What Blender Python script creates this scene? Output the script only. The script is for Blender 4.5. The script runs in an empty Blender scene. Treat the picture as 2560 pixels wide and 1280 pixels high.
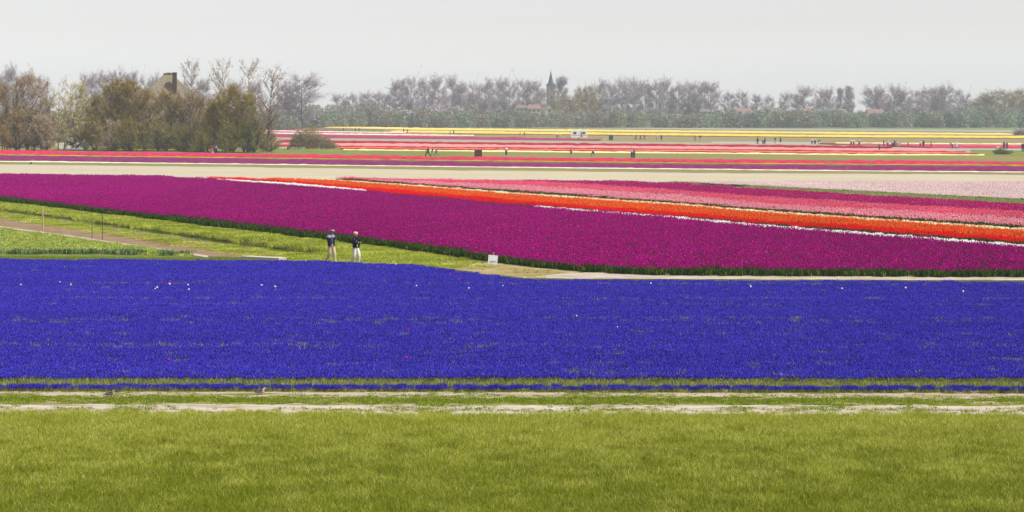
import bpy, bmesh, math, random
import numpy as np

# ------------------------------------------------------------------ camera, sky, sun, exposure
F, H, CX, YH = 5120.0, 8.0, 1280.0, 283.0        # focal length in photo pixels, eye height, image centre, horizon row
SC = bpy.context.scene
COL = SC.collection
R = math.radians

cam_d = bpy.data.cameras.new('camera')
cam_d.sensor_width = 36.0
cam_d.lens = 72.0
cam_d.shift_y = -(640.0 - YH) / 2560.0
cam_d.clip_start = 0.5
cam_d.clip_end = 12000.0
cam = bpy.data.objects.new('camera', cam_d)
cam.location = (0, 0, H)
cam.rotation_euler = (R(90), 0, 0)
COL.objects.link(cam)
SC.camera = cam

SUN_EL, SUN_AZ = R(54), R(112)                    # azimuth clockwise from +Y (the view direction)
world = bpy.data.worlds.new('World')
SC.world = world
world.use_nodes = True
wn, wl = world.node_tree.nodes, world.node_tree.links
wn.clear()
sky = wn.new('ShaderNodeTexSky')
sky.sky_type = 'NISHITA'
sky.sun_disc = False
sky.sun_elevation = SUN_EL
sky.sun_rotation = SUN_AZ
sky.altitude = 0.0
sky.air_density = 1.3
sky.dust_density = 0.3
sky.ozone_density = 1.0
hsv = wn.new('ShaderNodeHueSaturation')
hsv.inputs['Saturation'].default_value = 0.10     # milky spring haze: the whole sky is nearly grey
bg = wn.new('ShaderNodeBackground')
bg.inputs['Strength'].default_value = 0.083
wo = wn.new('ShaderNodeOutputWorld')
wl.new(sky.outputs[0], hsv.inputs['Color'])
wl.new(hsv.outputs[0], bg.inputs['Color'])
wl.new(bg.outputs[0], wo.inputs['Surface'])

sun_d = bpy.data.lights.new('sun', 'SUN')
sun_d.energy = 3.7
sun_d.angle = R(2.0)
sun_d.color = (1.0, 0.965, 0.91)
sun = bpy.data.objects.new('sun', sun_d)
sun.rotation_euler = (R(90) - SUN_EL, 0, -SUN_AZ + math.pi)
sun.location = (40, 40, 90)
COL.objects.link(sun)

vs = SC.view_settings
vs.view_transform = 'Standard'
vs.look = 'None'
vs.exposure = 0.55
vs.gamma = 1.0
vs.use_curve_mapping = False
SC.render.engine = 'CYCLES'
SC.cycles.use_denoising = True
SC.cycles.denoiser = 'OPENIMAGEDENOISE'
SC.cycles.denoising_input_passes = 'RGB_ALBEDO_NORMAL'
SC.cycles.denoising_prefilter = 'ACCURATE'
SC.cycles.max_bounces = 6
SC.cycles.diffuse_bounces = 2
SC.cycles.glossy_bounces = 2
SC.cycles.transmission_bounces = 3
SC.cycles.volume_bounces = 1
SC.cycles.transparent_max_bounces = 4

# ------------------------------------------------------------------ helpers
def gp(x, y, z=0.0):
    """photo pixel -> point of the place at height z"""
    d = F * (H - z) / (y - YH)
    return ((x - CX) * d / F, d, z)

def gxy(x, y, z=0.0):
    d = F * (H - z) / (np.asarray(y, float) - YH)
    return np.stack([(np.asarray(x, float) - CX) * d / F, d], -1)

def lin(r, g, b):
    def f(c):
        c /= 255.0
        return c / 12.92 if c <= 0.04045 else ((c + 0.055) / 1.055) ** 2.4
    return (f(r), f(g), f(b), 1.0)

def mix_c(a, b, t):
    return tuple(a[i] * (1 - t) + b[i] * t for i in range(3)) + (1.0,)

def mul_c(a, k):
    return (min(a[0] * k, 1), min(a[1] * k, 1), min(a[2] * k, 1), 1.0)

def prop(o, label=None, cat=None, group=None, kind=None):
    if label: o['label'] = label
    if cat: o['category'] = cat
    if group: o['group'] = group
    if kind: o['kind'] = kind
    return o

def mesh_np(name, v, faces, mats=(), midx=None, attr=None, smooth=False):
    """faces: list of index arrays (n,3) and/or (n,4)"""
    me = bpy.data.meshes.new(name)
    v = np.asarray(v, np.float32)
    me.vertices.add(len(v))
    me.vertices.foreach_set('co', v.ravel())
    loops, starts, n = [], [], 0
    for f in faces:
        f = np.asarray(f, np.int32)
        if len(f) == 0: continue
        k = f.shape[1]
        loops.append(f.ravel())
        starts.append(n + np.arange(len(f), dtype=np.int32) * k)
        n += f.size
    if loops:
        loops = np.concatenate(loops); starts = np.concatenate(starts)
        me.loops.add(len(loops)); me.loops.foreach_set('vertex_index', loops)
        me.polygons.add(len(starts)); me.polygons.foreach_set('loop_start', starts)
        if midx is not None:
            me.polygons.foreach_set('material_index', np.asarray(midx, np.int32))
        me.polygons.foreach_set('use_smooth', np.full(len(starts), smooth, bool))
    for m in mats: me.materials.append(m)
    if attr is not None:
        for nm, arr in attr.items():
            a = me.attributes.new(nm, 'FLOAT', 'POINT')
            a.data.foreach_set('value', np.asarray(arr, np.float32))
    me.update(calc_edges=True)
    me.validate()
    return me

def obj(name, me, parent=None, loc=(0, 0, 0), rz=0.0):
    o = bpy.data.objects.new(name, me)
    COL.objects.link(o)
    o.location = loc
    o.rotation_euler = (0, 0, rz)
    if parent: o.parent = parent
    return o

def empty(name, loc=(0, 0, 0), rz=0.0):
    o = bpy.data.objects.new(name, None)
    o.empty_display_size = 0.3
    COL.objects.link(o)
    o.location = loc
    o.rotation_euler = (0, 0, rz)
    return o

class MB:
    """collects simple solids into one mesh"""
    def __init__(s): s.v = []; s.q = []; s.t = []; s.mq = []; s.mt = []
    def add(s, v, q=(), t=(), m=0):
        b = len(s.v); s.v += [tuple(p) for p in v]
        for f in q: s.q.append([i + b for i in f]); s.mq.append(m)
        for f in t: s.t.append([i + b for i in f]); s.mt.append(m)
    def box(s, x0, x1, y0, y1, z0, z1, m=0, tp=0.0):
        s.add([(x0, y0, z0), (x1, y0, z0), (x1, y1, z0), (x0, y1, z0),
               (x0 + tp, y0 + tp, z1), (x1 - tp, y0 + tp, z1), (x1 - tp, y1 - tp, z1), (x0 + tp, y1 - tp, z1)],
              [(0, 3, 2, 1), (4, 5, 6, 7), (0, 1, 5, 4), (1, 2, 6, 5), (2, 3, 7, 6), (3, 0, 4, 7)], m=m)
    def tube(s, p0, p1, r0, r1, n=6, m=0, cap=True):
        p0 = np.array(p0, float); p1 = np.array(p1, float); d = p1 - p0
        L = np.linalg.norm(d) or 1e-6; d /= L
        a = np.cross(d, (0, 0, 1.0) if abs(d[2]) < 0.9 else (1.0, 0, 0)); a /= np.linalg.norm(a); b = np.cross(d, a)
        v = []
        for p, r in ((p0, r0), (p1, r1)):
            for k in range(n):
                t = 2 * math.pi * k / n
                v.append(p + r * (math.cos(t) * a + math.sin(t) * b))
        q = [(k, (k + 1) % n, n + (k + 1) % n, n + k) for k in range(n)]
        t_ = []
        if cap:
            v += [p0, p1]
            t_ = [((k + 1) % n, k, 2 * n) for k in range(n)] + [(n + k, n + (k + 1) % n, 2 * n + 1) for k in range(n)]
        s.add(v, q, t_, m)
    def lathe(s, prof, n=12, c=(0, 0, 0), m=0, sx=1.0, sy=1.0):
        v = []; q = []
        for r, z in prof:
            for k in range(n):
                t = 2 * math.pi * k / n
                v.append((c[0] + sx * r * math.cos(t), c[1] + sy * r * math.sin(t), c[2] + z))
        for i in range(len(prof) - 1):
            for k in range(n):
                q.append((i * n + k, i * n + (k + 1) % n, (i + 1) * n + (k + 1) % n, (i + 1) * n + k))
        s.add(v, q, m=m)
    def mesh(s, name, mats=(), smooth=False):
        return mesh_np(name, np.array(s.v), [np.array(s.q).reshape(-1, 4), np.array(s.t).reshape(-1, 3)], mats, s.mq + s.mt, smooth=smooth)
    def build(s, name, mat, parent=None, loc=(0, 0, 0), rz=0.0, smooth=False):
        return obj(name, s.mesh(name, mat if isinstance(mat, (list, tuple)) else [mat], smooth), parent, loc, rz)

# ------------------------------------------------------------------ materials
KF = 0.58      # the colours below were picked as they look in full sun; this turns them into surface reflectance
def new_mat(name):
    m = bpy.data.materials.new(name)
    m.use_nodes = True
    nt = m.node_tree
    nt.nodes.clear()
    out = nt.nodes.new('ShaderNodeOutputMaterial')
    return m, nt, out

def ramp(nt, stops):
    r = nt.nodes.new('ShaderNodeValToRGB')
    e = r.color_ramp.elements
    e[0].position, e[0].color = stops[0]
    e[1].position, e[1].color = stops[-1]
    for p, c in stops[1:-1]:
        k = e.new(p); k.color = c
    return r

def noise(nt, scale, detail=3.0, rough=0.6, stretch=None, coord='Object'):
    n = nt.nodes.new('ShaderNodeTexNoise')
    n.inputs['Scale'].default_value = scale
    n.inputs['Detail'].default_value = detail
    n.inputs['Roughness'].default_value = rough
    if coord == 'World':
        g = nt.nodes.new('ShaderNodeNewGeometry'); src = g.outputs['Position']
    else:
        tc = nt.nodes.new('ShaderNodeTexCoord'); src = tc.outputs[coord]
    if stretch:
        mp = nt.nodes.new('ShaderNodeMapping')
        mp.inputs['Scale'].default_value = stretch[:3]
        if len(stretch) > 3: mp.inputs['Rotation'].default_value = (0, 0, stretch[3])
        nt.links.new(src, mp.inputs['Vector']); src = mp.outputs[0]
    nt.links.new(src, n.inputs['Vector'])
    return n

def mat_ground(name, stops, scale=1.0, stretch=None, detail=6.0, bump=0.0, rough=0.95, fine=None):
    """noise through a colour ramp, optional second fine noise that shifts the value"""
    m, nt, out = new_mat(name)
    b = nt.nodes.new('ShaderNodeBsdfPrincipled')
    b.inputs['Roughness'].default_value = rough
    b.inputs['Specular IOR Level'].default_value = 0.15
    n = noise(nt, scale, detail, 0.65, stretch)
    r = ramp(nt, [(p_, mul_c(c_, KF)) for p_, c_ in stops])
    nt.links.new(n.outputs['Fac'], r.inputs[0])
    col = r.outputs[0]
    if fine:
        n2 = noise(nt, fine[0], 3.0, 0.7)
        mr = nt.nodes.new('ShaderNodeMapRange')
        mr.inputs['From Min'].default_value = 0.3; mr.inputs['From Max'].default_value = 0.7
        mr.inputs['To Min'].default_value = 1 - fine[1]; mr.inputs['To Max'].default_value = 1 + fine[1]
        nt.links.new(n2.outputs['Fac'], mr.inputs['Value'])
        mx = nt.nodes.new('ShaderNodeVectorMath'); mx.operation = 'SCALE'
        nt.links.new(col, mx.inputs[0]); nt.links.new(mr.outputs[0], mx.inputs['Scale'])
        col = mx.outputs[0]
    nt.links.new(col, b.inputs['Base Color'])
    if bump:
        bp = nt.nodes.new('ShaderNodeBump')
        bp.inputs['Strength'].default_value = 0.6
        bp.inputs['Distance'].default_value = bump
        nt.links.new(n.outputs['Fac'], bp.inputs['Height'])
        nt.links.new(bp.outputs[0], b.inputs['Normal'])
    nt.links.new(b.outputs[0], out.inputs['Surface'])
    return m

def mat_plain(name, c, rough=0.6, var=0.12, scale=3.0, metallic=0.0, spec=0.3):
    m, nt, out = new_mat(name)
    b = nt.nodes.new('ShaderNodeBsdfPrincipled')
    b.inputs['Roughness'].default_value = rough
    b.inputs['Metallic'].default_value = metallic
    b.inputs['Specular IOR Level'].default_value = spec
    n = noise(nt, scale, 4.0, 0.6)
    kw = 0.80 if min(c[:3]) > 0.75 else 0.64
    r = ramp(nt, [(0.3, mul_c(c, (1 - var) * kw)), (0.7, mul_c(c, (1 + var) * kw))])
    nt.links.new(n.outputs['Fac'], r.inputs[0])
    nt.links.new(r.outputs[0], b.inputs['Base Color'])
    nt.links.new(b.outputs[0], out.inputs['Surface'])
    return m

def mat_plant(name, stops, transl=0.25, big=None, inst=0.0, bigscale=0.08, stretch=None, gain=0.9):
    """plant stuff: ramp over the per-piece attribute v, shifted by a broad patchiness of the field"""
    m, nt, out = new_mat(name)
    at = nt.nodes.new('ShaderNodeAttribute'); at.attribute_name = 'v'
    val = at.outputs['Fac']
    if inst:
        oi = nt.nodes.new('ShaderNodeObjectInfo')
        ma = nt.nodes.new('ShaderNodeMath'); ma.operation = 'MULTIPLY_ADD'
        nt.links.new(oi.outputs['Random'], ma.inputs[0]); ma.inputs[1].default_value = inst
        nt.links.new(val, ma.inputs[2]); val = ma.outputs[0]
        mb = nt.nodes.new('ShaderNodeMath'); mb.operation = 'SUBTRACT'
        nt.links.new(val, mb.inputs[0]); mb.inputs[1].default_value = inst * 0.5; val = mb.outputs[0]
    r = ramp(nt, [(p_, mul_c(c_, gain)) for p_, c_ in stops])
    nt.links.new(val, r.inputs[0])
    col = r.outputs[0]
    if big:
        n = noise(nt, bigscale, 4.0, 0.6, stretch, coord='World')
        mr = nt.nodes.new('ShaderNodeMapRange')
        mr.inputs['From Min'].default_value = 0.3; mr.inputs['From Max'].default_value = 0.7
        mr.inputs['To Min'].default_value = 1 - big; mr.inputs['To Max'].default_value = 1 + big
        nt.links.new(n.outputs['Fac'], mr.inputs['Value'])
        mx = nt.nodes.new('ShaderNodeVectorMath'); mx.operation = 'SCALE'
        nt.links.new(col, mx.inputs[0]); nt.links.new(mr.outputs[0], mx.inputs['Scale'])
        col = mx.outputs[0]
    d = nt.nodes.new('ShaderNodeBsdfDiffuse'); nt.links.new(col, d.inputs['Color'])
    sh = d.outputs[0]
    if transl:
        t = nt.nodes.new('ShaderNodeBsdfTranslucent'); nt.links.new(col, t.inputs['Color'])
        mx = nt.nodes.new('ShaderNodeMixShader'); mx.inputs[0].default_value = transl
        nt.links.new(d.outputs[0], mx.inputs[1]); nt.links.new(t.outputs[0], mx.inputs[2])
        sh = mx.outputs[0]
    nt.links.new(sh, out.inputs['Surface'])
    return m

# ------------------------------------------------------------------ the ground: one sheet, dug out along the ditch
EU = np.array([0.503, -0.864]); EV = np.array([0.864, 0.503])       # along / across the ditch and the tulip rows
V0 = 50.3                                                            # water line of the ditch

def smooth01(t):
    t = np.clip(t, 0, 1); return t * t * (3 - 2 * t)

def ground_z(x, y):
    p = np.stack([np.asarray(x, float), np.asarray(y, float)], -1)
    u = p @ EU; v = p @ EV
    prof = np.interp(v, [V0 - 4.0, V0 - 1.1, V0 - 0.6, V0 + 0.6, V0 + 1.0, V0 + 3.4, V0 + 4.3],
                     [0.0, -0.27, -0.6, -0.6, -0.24, -0.03, 0.0])
    fade = smooth01((-100.0 - u) / 14.0) * smooth01((u + 420.0) / 60.0)
    wob = 0.05 * np.sin(u * 0.9) * np.sin(v * 2.1 + u * 0.3)
    return prof * fade * (1 + wob)

def build_ground(mat):
    us = np.concatenate([[-4200, -3600, -3000, -2400, -1800, -1500, -1200, -800, -500], np.arange(-430, -92, 2.0), [-80, -60, -30, 0, 60, 300, 900]])
    vs_ = np.concatenate([[-1500, -700, -300, -100, 0, 30, 42], np.arange(45.5, 55.5, 0.25), [60, 80, 140, 300, 700, 1200, 1600, 2100, 2600]])
    U, V = np.meshgrid(us, vs_, indexing='ij')
    X = U * EU[0] + V * EV[0]; Y = U * EU[1] + V * EV[1]
    Z = ground_z(X, Y)
    X = np.clip(X, -1230, 1230); Y = np.clip(Y, -40, 2060)            # the sheet ends well behind the last trees
    v = np.stack([X, Y, Z], -1).reshape(-1, 3)
    nu, nv = U.shape
    a = (np.arange(nu - 1)[:, None] * nv + np.arange(nv - 1)[None, :]).ravel()
    q = np.stack([a, a + nv, a + nv + 1, a + 1], -1)
    me = mesh_np('ground', v, [q], [mat], smooth=True)
    o = obj('ground', me)
    prop(o, kind='structure')
    return o

G_SOIL = mat_ground('field_grass_ground', [(0.30, lin(104, 112, 48)), (0.5, lin(128, 134, 62)), (0.62, lin(150, 140, 92)), (0.8, lin(164, 150, 116))],
                    scale=0.35, detail=8.0, bump=0.02, fine=(6.0, 0.25))
build_ground(G_SOIL)

# ------------------------------------------------------------------ flat ground strips
def strip_nodes(nodes, x0=-500, x1=3060, clip=None):
    """nodes: (x, y_far, y_near) -> dense x list with interpolated rows; ends are extended in a straight line"""
    n = np.array(nodes, float)
    lo, hi = (clip if clip else (None, None))
    xs = n[:, 0]
    a = x0 if lo is None else lo
    b = x1 if hi is None else hi
    X = np.unique(np.concatenate([np.linspace(a, b, max(8, int((b - a) / 12))), xs[(xs >= a) & (xs <= b)]]))
    def ip(col):
        y = np.interp(X, xs, n[:, col])
        s0 = (n[1, col] - n[0, col]) / (xs[1] - xs[0]); s1 = (n[-1, col] - n[-2, col]) / (xs[-1] - xs[-2])
        y = np.where(X < xs[0], n[0, col] + s0 * (X - xs[0]), y)
        y = np.where(X > xs[-1], n[-1, col] + s1 * (X - xs[-1]), y)
        return y
    return X, ip(1), ip(2)

RNG = np.random.default_rng(7)

def wobble(n, amp, smoothn=5):
    a = RNG.normal(0, 1, n + smoothn * 2)
    k = np.ones(smoothn) / smoothn
    return amp * math.sqrt(smoothn) * np.convolve(a, k, 'same')[smoothn:-smoothn]

def flat_strip(name, nodes, mat, level, rag=0.3, clip=None, kind='structure', across=3):
    X, yf, yn = strip_nodes(nodes, clip=clip)
    far = gxy(X, yf); near = gxy(X, yn)
    far[:, 1] += wobble(len(X), rag); near[:, 1] += wobble(len(X), rag)
    rows = [near + (far - near) * t for t in np.linspace(0, 1, across)]
    P = np.stack(rows, 0)
    z = np.full(P.shape[:2], 0.004 * level)
    v = np.concatenate([P, z[..., None]], -1).reshape(-1, 3)
    n = len(X)
    a = (np.arange(across - 1)[:, None] * n + np.arange(n - 1)[None, :]).ravel()
    q = np.stack([a, a + 1, a + n + 1, a + n], -1)
    o = obj(name, mesh_np(name, v, [q], [mat]))
    prop(o, kind=kind)
    return o

def poly_sheet(name, pts, mat, level, z=None):
    P = np.array([gp(*p) for p in pts]); P[:, 2] = 0.004 * level
    me = bpy.data.meshes.new(name)
    me.from_pydata([tuple(p) for p in P], [], [list(range(len(P)))])
    me.materials.append(mat); me.update()
    o = obj(name, me); prop(o, kind='structure')
    return o

M_SAND = mat_ground('pale_sand', [(0.25, lin(140, 140, 60)), (0.38, lin(176, 154, 118)), (0.48, lin(216, 200, 178)), (0.62, lin(236, 226, 212)), (0.78, lin(196, 174, 148))], scale=1.6, stretch=(0.35, 1.8, 1), bump=0.05, fine=(14, 0.2))
M_TRACK = mat_ground('sandy_track', [(0.28, lin(128, 138, 44)), (0.38, lin(160, 152, 84)), (0.45, lin(200, 182, 150)), (0.56, lin(224, 208, 186)), (0.75, lin(170, 146, 116))], scale=0.9, stretch=(0.35, 1.6, 1), bump=0.03, fine=(12, 0.18))
M_MUD = mat_ground('grey_brown_soil', [(0.3, lin(140, 118, 92)), (0.55, lin(172, 150, 124)), (0.8, lin(196, 176, 150))], scale=1.4, bump=0.05, fine=(10, 0.25))
M_DARKSOIL = mat_ground('soil_path_brown', [(0.28, lin(142, 112, 84)), (0.5, lin(168, 138, 110)), (0.75, lin(190, 164, 138))], scale=0.8, stretch=(1, 1, 1), bump=0.05, fine=(7, 0.25))
M_BEIGE = mat_ground('straw_covered_field', [(0.3, lin(208, 194, 164)), (0.5, lin(222, 210, 184)), (0.7, lin(232, 224, 204))], scale=0.5, stretch=(0.12, 0.9, 1), fine=(9, 0.10))
M_BEIGEY = mat_ground('straw_with_yellow_flowers', [(0.3, lin(216, 200, 150)), (0.6, lin(232, 216, 164)), (0.8, lin(238, 228, 190))], scale=0.5, stretch=(0.12, 0.9, 1), fine=(9, 0.10))
M_OLIVE = mat_ground('olive_low_crop', [(0.3, lin(146, 136, 68)), (0.55, lin(166, 154, 88)), (0.8, lin(182, 170, 110))], scale=0.5, stretch=(0.15, 0.8, 1), fine=(8, 0.15))
M_LAWN = mat_ground('rough_green_lawn', [(0.3, lin(112, 124, 42)), (0.55, lin(146, 156, 66)), (0.75, lin(172, 172, 100))], scale=0.35, stretch=(0.5, 0.5, 1), fine=(5, 0.2))
M_FARGREEN = mat_ground('far_green_crop', [(0.3, lin(112, 136, 84)), (0.6, lin(140, 158, 106)), (0.8, lin(160, 170, 124))], scale=0.05, stretch=(0.5, 1.5, 1), fine=(1, 0.1))
M_PALE = mat_ground('pale_bare_soil', [(0.3, lin(180, 164, 138)), (0.6, lin(200, 186, 162)), (0.8, lin(214, 202, 182))], scale=0.1, stretch=(0.3, 1.5, 1), fine=(2, 0.12))
M_BROWN = mat_ground('brown_olive_far_field', [(0.3, lin(152, 140, 88)), (0.6, lin(172, 158, 110)), (0.8, lin(186, 172, 130))], scale=0.08, stretch=(0.3, 2.0, 1), fine=(2, 0.12))
M_PATHGREY = mat_ground('pale_grey_path', [(0.3, lin(190, 182, 168)), (0.7, lin(214, 206, 194))], scale=0.4, fine=(4, 0.1))
M_VERGE = mat_ground('short_verge_grass', [(0.3, lin(104, 124, 20)), (0.55, lin(136, 150, 44)), (0.8, lin(166, 166, 84))], scale=0.8, stretch=(0.5, 1, 1), fine=(8, 0.25), bump=0.03)
M_DRYGRASS = mat_ground('dry_trodden_grass', [(0.3, lin(164, 150, 84)), (0.5, lin(188, 170, 112)), (0.75, lin(214, 194, 156))], scale=0.5, stretch=(0.5, 1, 1), fine=(9, 0.18), bump=0.02)

M_VTRACK = mat_ground('grassy_track', [(0.30, lin(112, 132, 24)), (0.48, lin(140, 150, 50)), (0.58, lin(182, 168, 112)), (0.75, lin(222, 208, 186))], scale=0.8, stretch=(0.35, 1.6, 1), bump=0.03, fine=(12, 0.2))
# near strips, from the camera outwards
flat_strip('meadow_soil', [(0, 1036, 1500), (2560, 1044, 1500)], mat_ground('meadow_floor', [(0.3, lin(60, 64, 14)), (0.7, lin(84, 88, 28))], scale=2.0, fine=(10, 0.2)), 2, rag=0.1)
flat_strip('sand_path', [(0, 1009, 1060), (1280, 1011, 1062), (2560, 1013, 1066)], M_SAND, 3, rag=0.12)
flat_strip('green_verge', [(0, 990, 1010), (1280, 993, 1012), (2560, 995, 1014)], M_VTRACK, 4, rag=0.12)
flat_strip('sandy_track', [(0, 976, 993), (1280, 978, 995), (2560, 981, 998)], M_TRACK, 5, rag=0.15)
flat_strip('field_edge_verge', [(0, 944, 978), (1280, 945, 980), (2560, 947, 983)], M_VERGE, 4.5, rag=0.1)
flat_strip('blue_bed_soil', [(0, 645, 962), (700, 648, 963), (900, 655, 963), (1040, 659, 963), (1200, 684, 963), (1330, 697, 963), (2560, 702, 965)],
           mat_ground('leafy_soil', [(0.3, lin(70, 84, 26)), (0.6, lin(104, 112, 44)), (0.8, lin(140, 130, 86))], scale=2.0, fine=(12, 0.25)), 6, rag=0.1)
flat_strip('dry_grass_headland', [(1000, 657, 661), (1060, 654, 666), (1120, 653, 674), (1240, 658, 690), (1400, 676, 702), (1700, 690, 706), (2560, 691, 706)], M_DRYGRASS, 5, clip=(1010, 1700), rag=0.12)
flat_strip('sand_headland', [(1340, 692, 694), (1420, 683, 700), (1500, 682, 702), (1700, 686, 705), (2560, 690, 708)], M_SAND, 5.6, clip=(1340, 3060), rag=0.1)
flat_strip('crop_soil', [(-400, 516, 640), (0, 570, 641), (230, 600, 643), (480, 640, 645)], mat_ground('crop_floor', [(0.3, lin(104, 120, 54)), (0.6, lin(140, 150, 78)), (0.8, lin(176, 164, 118))], scale=1.5, fine=(9, 0.2)), 4, clip=(-420, 480), rag=0.1)
flat_strip('soil_path', [(-400, 488, 516), (0, 541, 569), (230, 571, 600), (400, 591, 626), (480, 603, 640), (640, 629, 646), (720, 645, 649)], M_DARKSOIL, 5, clip=(-420, 720), rag=0.12)
flat_strip('sand_edge_line', [(-400, 513, 516), (0, 566, 569), (230, 597, 600.5), (400, 622, 627), (520, 640, 645)], M_SAND, 6, clip=(-420, 520), rag=0.1)
# middle distance
flat_strip('straw_field', [(0, 411, 446), (640, 418, 470), (1100, 425, 500), (1860, 433, 540), (2560, 437, 570)], M_BEIGE, 2, rag=0.6)
flat_strip('yellow_straw_line', [(0, 424, 426.5), (640, 430.5, 433), (1100, 434, 436.5), (1860, 443, 446), (2560, 447.5, 450)], M_BEIGEY, 3, rag=0.5)
flat_strip('olive_crop_strip', [(0, 403, 411), (640, 411, 418), (1100, 416.5, 425), (1860, 424.5, 433), (2560, 429, 436.5)], M_OLIVE, 3, rag=0.4)
flat_strip('bed_floor', [(0, 373, 404), (640, 382, 411), (1100, 388, 417), (1860, 397, 425), (2560, 401, 430)], mat_ground('bed_floor_green', [(0.3, lin(110, 104, 52)), (0.7, lin(140, 128, 76))], scale=1, fine=(6, 0.2)), 2, rag=0.3)
flat_strip('lawn', [(-100, 364, 376), (600, 371, 384), (850, 372, 388), (1050, 378, 390), (1200, 380, 393)], M_LAWN, 3, clip=(-500, 1180), rag=1.2)
flat_strip('olive_meadow', [(850, 373, 389), (1280, 378, 394), (1860, 384, 399), (2560, 387, 404)], mat_ground('olive_meadow', [(0.3, lin(144, 138, 70)), (0.6, lin(164, 154, 88)), (0.8, lin(180, 168, 110))], scale=0.12, stretch=(0.3, 1.5, 1), fine=(3, 0.15)), 2.4, rag=0.8, clip=(960, 3060))
flat_strip('grey_soil_strip', [(640, 341, 376), (840, 343.5, 378), (1280, 348, 380), (1860, 354, 386), (2200, 358, 389), (2560, 360, 390)], M_PALE, 1.4, rag=1.0)
flat_strip('brown_field', [(985, 322, 343), (1320, 324, 350), (1760, 326, 356.5), (2120, 330, 360), (2560, 332, 362)], M_BROWN, 1.8, rag=1.5, clip=(960, 3060))
flat_strip('far_green_field', [(640, 300, 318), (975, 304, 320), (1320, 306, 323), (1760, 308, 327), (2560, 310, 333)], M_FARGREEN, 1.2, rag=3.0)
flat_strip('far_soil_line', [(1250, 318, 319.5), (1560, 319, 321.5), (1760, 320.5, 324), (2560, 325.5, 330)], M_PALE, 2.6, rag=2.0, clip=(1260, 3060))
flat_strip('visitor_path', [(1780, 354, 358), (1960, 355, 359.5), (2060, 355.5, 359)], M_PATHGREY, 3, rag=0.6, clip=(1780, 2060))
flat_strip('grey_path', [(2330, 370, 373), (2460, 370.5, 376), (2560, 372, 379), (2700, 373, 383)], M_PATHGREY, 3.4, rag=0.8, clip=(2300, 3060))
flat_strip('grass_patch', [(2420, 374, 386), (2560, 376, 390), (2700, 379, 393)], M_LAWN, 4.4, rag=0.8, clip=(2425, 3060))
flat_strip('driveway', [(140, 366.5, 374), (215, 367, 375)], M_PATHGREY, 5, rag=0.3, clip=(148, 212))

# ------------------------------------------------------------------ far flower strips: raised beds of bloom seen from far off
def mat_bed(name, c, var=0.18, stem=lin(84, 92, 40), zsplit=0.12, scale=2.2, k=0.62):
    """bloom colour above, stems and leaves below (by height above the soil)"""
    m, nt, out = new_mat(name)
    c = mul_c(c, k); stem = mul_c(stem, 0.62)
    b = nt.nodes.new('ShaderNodeBsdfDiffuse')
    n = noise(nt, scale, 4.0, 0.75, (0.6, 0.35, 1))
    r = ramp(nt, [(0.28, mul_c(c, 1 - var * 1.6)), (0.5, c), (0.72, mul_c(mix_c(c, (1, 1, 1, 1), var * 0.35), 1 + var * 0.6))])
    nt.links.new(n.outputs['Fac'], r.inputs[0])
    g = nt.nodes.new('ShaderNodeNewGeometry')
    sx = nt.nodes.new('ShaderNodeSeparateXYZ'); nt.links.new(g.outputs['Position'], sx.inputs[0])
    n2 = noise(nt, 5.0, 2.0, 0.6)
    ad = nt.nodes.new('ShaderNodeMath'); ad.operation = 'MULTIPLY_ADD'
    nt.links.new(n2.outputs['Fac'], ad.inputs[0]); ad.inputs[1].default_value = 0.12; nt.links.new(sx.outputs['Z'], ad.inputs[2])
    gt = nt.nodes.new('ShaderNodeMath'); gt.operation = 'GREATER_THAN'; gt.inputs[1].default_value = zsplit + 0.06
    nt.links.new(ad.outputs[0], gt.inputs[0])
    mx = nt.nodes.new('ShaderNodeMix'); mx.data_type = 'RGBA'
    nt.links.new(gt.outputs[0], mx.inputs[0])
    mx.inputs[6].default_value = stem
    nt.links.new(r.outputs[0], mx.inputs[7])
    nt.links.new(mx.outputs[2], b.inputs['Color'])
    nt.links.new(b.outputs[0], out.inputs['Surface'])
    return m

def flower_strip(name, nodes, mat, h, label, cat='flower strip', clip=None, seg=1.2, zc=0.5, bumps=0.075, minw=1.6):
    X, yf, yn = strip_nodes(nodes, clip=clip)
    near = gxy(X, yn, h * zc); far = gxy(X, yf, h)
    w = np.maximum(far[:, 1] - near[:, 1], minw)
    # resample along the strip in metres
    s = np.concatenate([[0], np.cumsum(np.linalg.norm(np.diff(near, axis=0), axis=1))])
    n = int(min(900, max(30, s[-1] / seg)))
    t = np.linspace(0, s[-1], n)
    nx = np.interp(t, s, near[:, 0]); ny = np.interp(t, s, near[:, 1]); ww = np.interp(t, s, w)
    bumps = min(bumps, h * 0.16)
    prof = [(0.0, 0.0), (0.03, h * 0.55), (0.12, h), (0.5, h), (0.88, h), (1.0, 0.0)]
    P = []
    base_w = wobble(n, 0.12, 3)
    for i, (f, z) in enumerate(prof):
        x = nx.copy(); y = ny + f * ww + base_w
        zz = np.full(n, z)
        if z > 0: zz = zz + RNG.normal(0, bumps, n) * (1 if z == h else 0.5) + wobble(n, bumps * 0.5, 9)
        P.append(np.stack([x, y, np.maximum(zz, 0.0)], -1))
    P = np.stack(P, 0)
    P[0, :, 2] = 0; P[-1, :, 2] = 0
    m = len(prof)
    v = P.reshape(-1, 3)
    a = (np.arange(m - 1)[:, None] * n + np.arange(n - 1)[None, :]).ravel()
    q = np.stack([a, a + 1, a + n + 1, a + n], -1)
    caps = [[[i * n for i in range(m)][::-1]], [[i * n + n - 1 for i in range(m)]]]
    me = mesh_np(name, v, [q] + [np.array(c_) for c_ in caps], [mat])
    o = obj(name, me)
    prop(o, label, cat, 'flower strips across the far fields', 'stuff')
    return o

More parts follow.
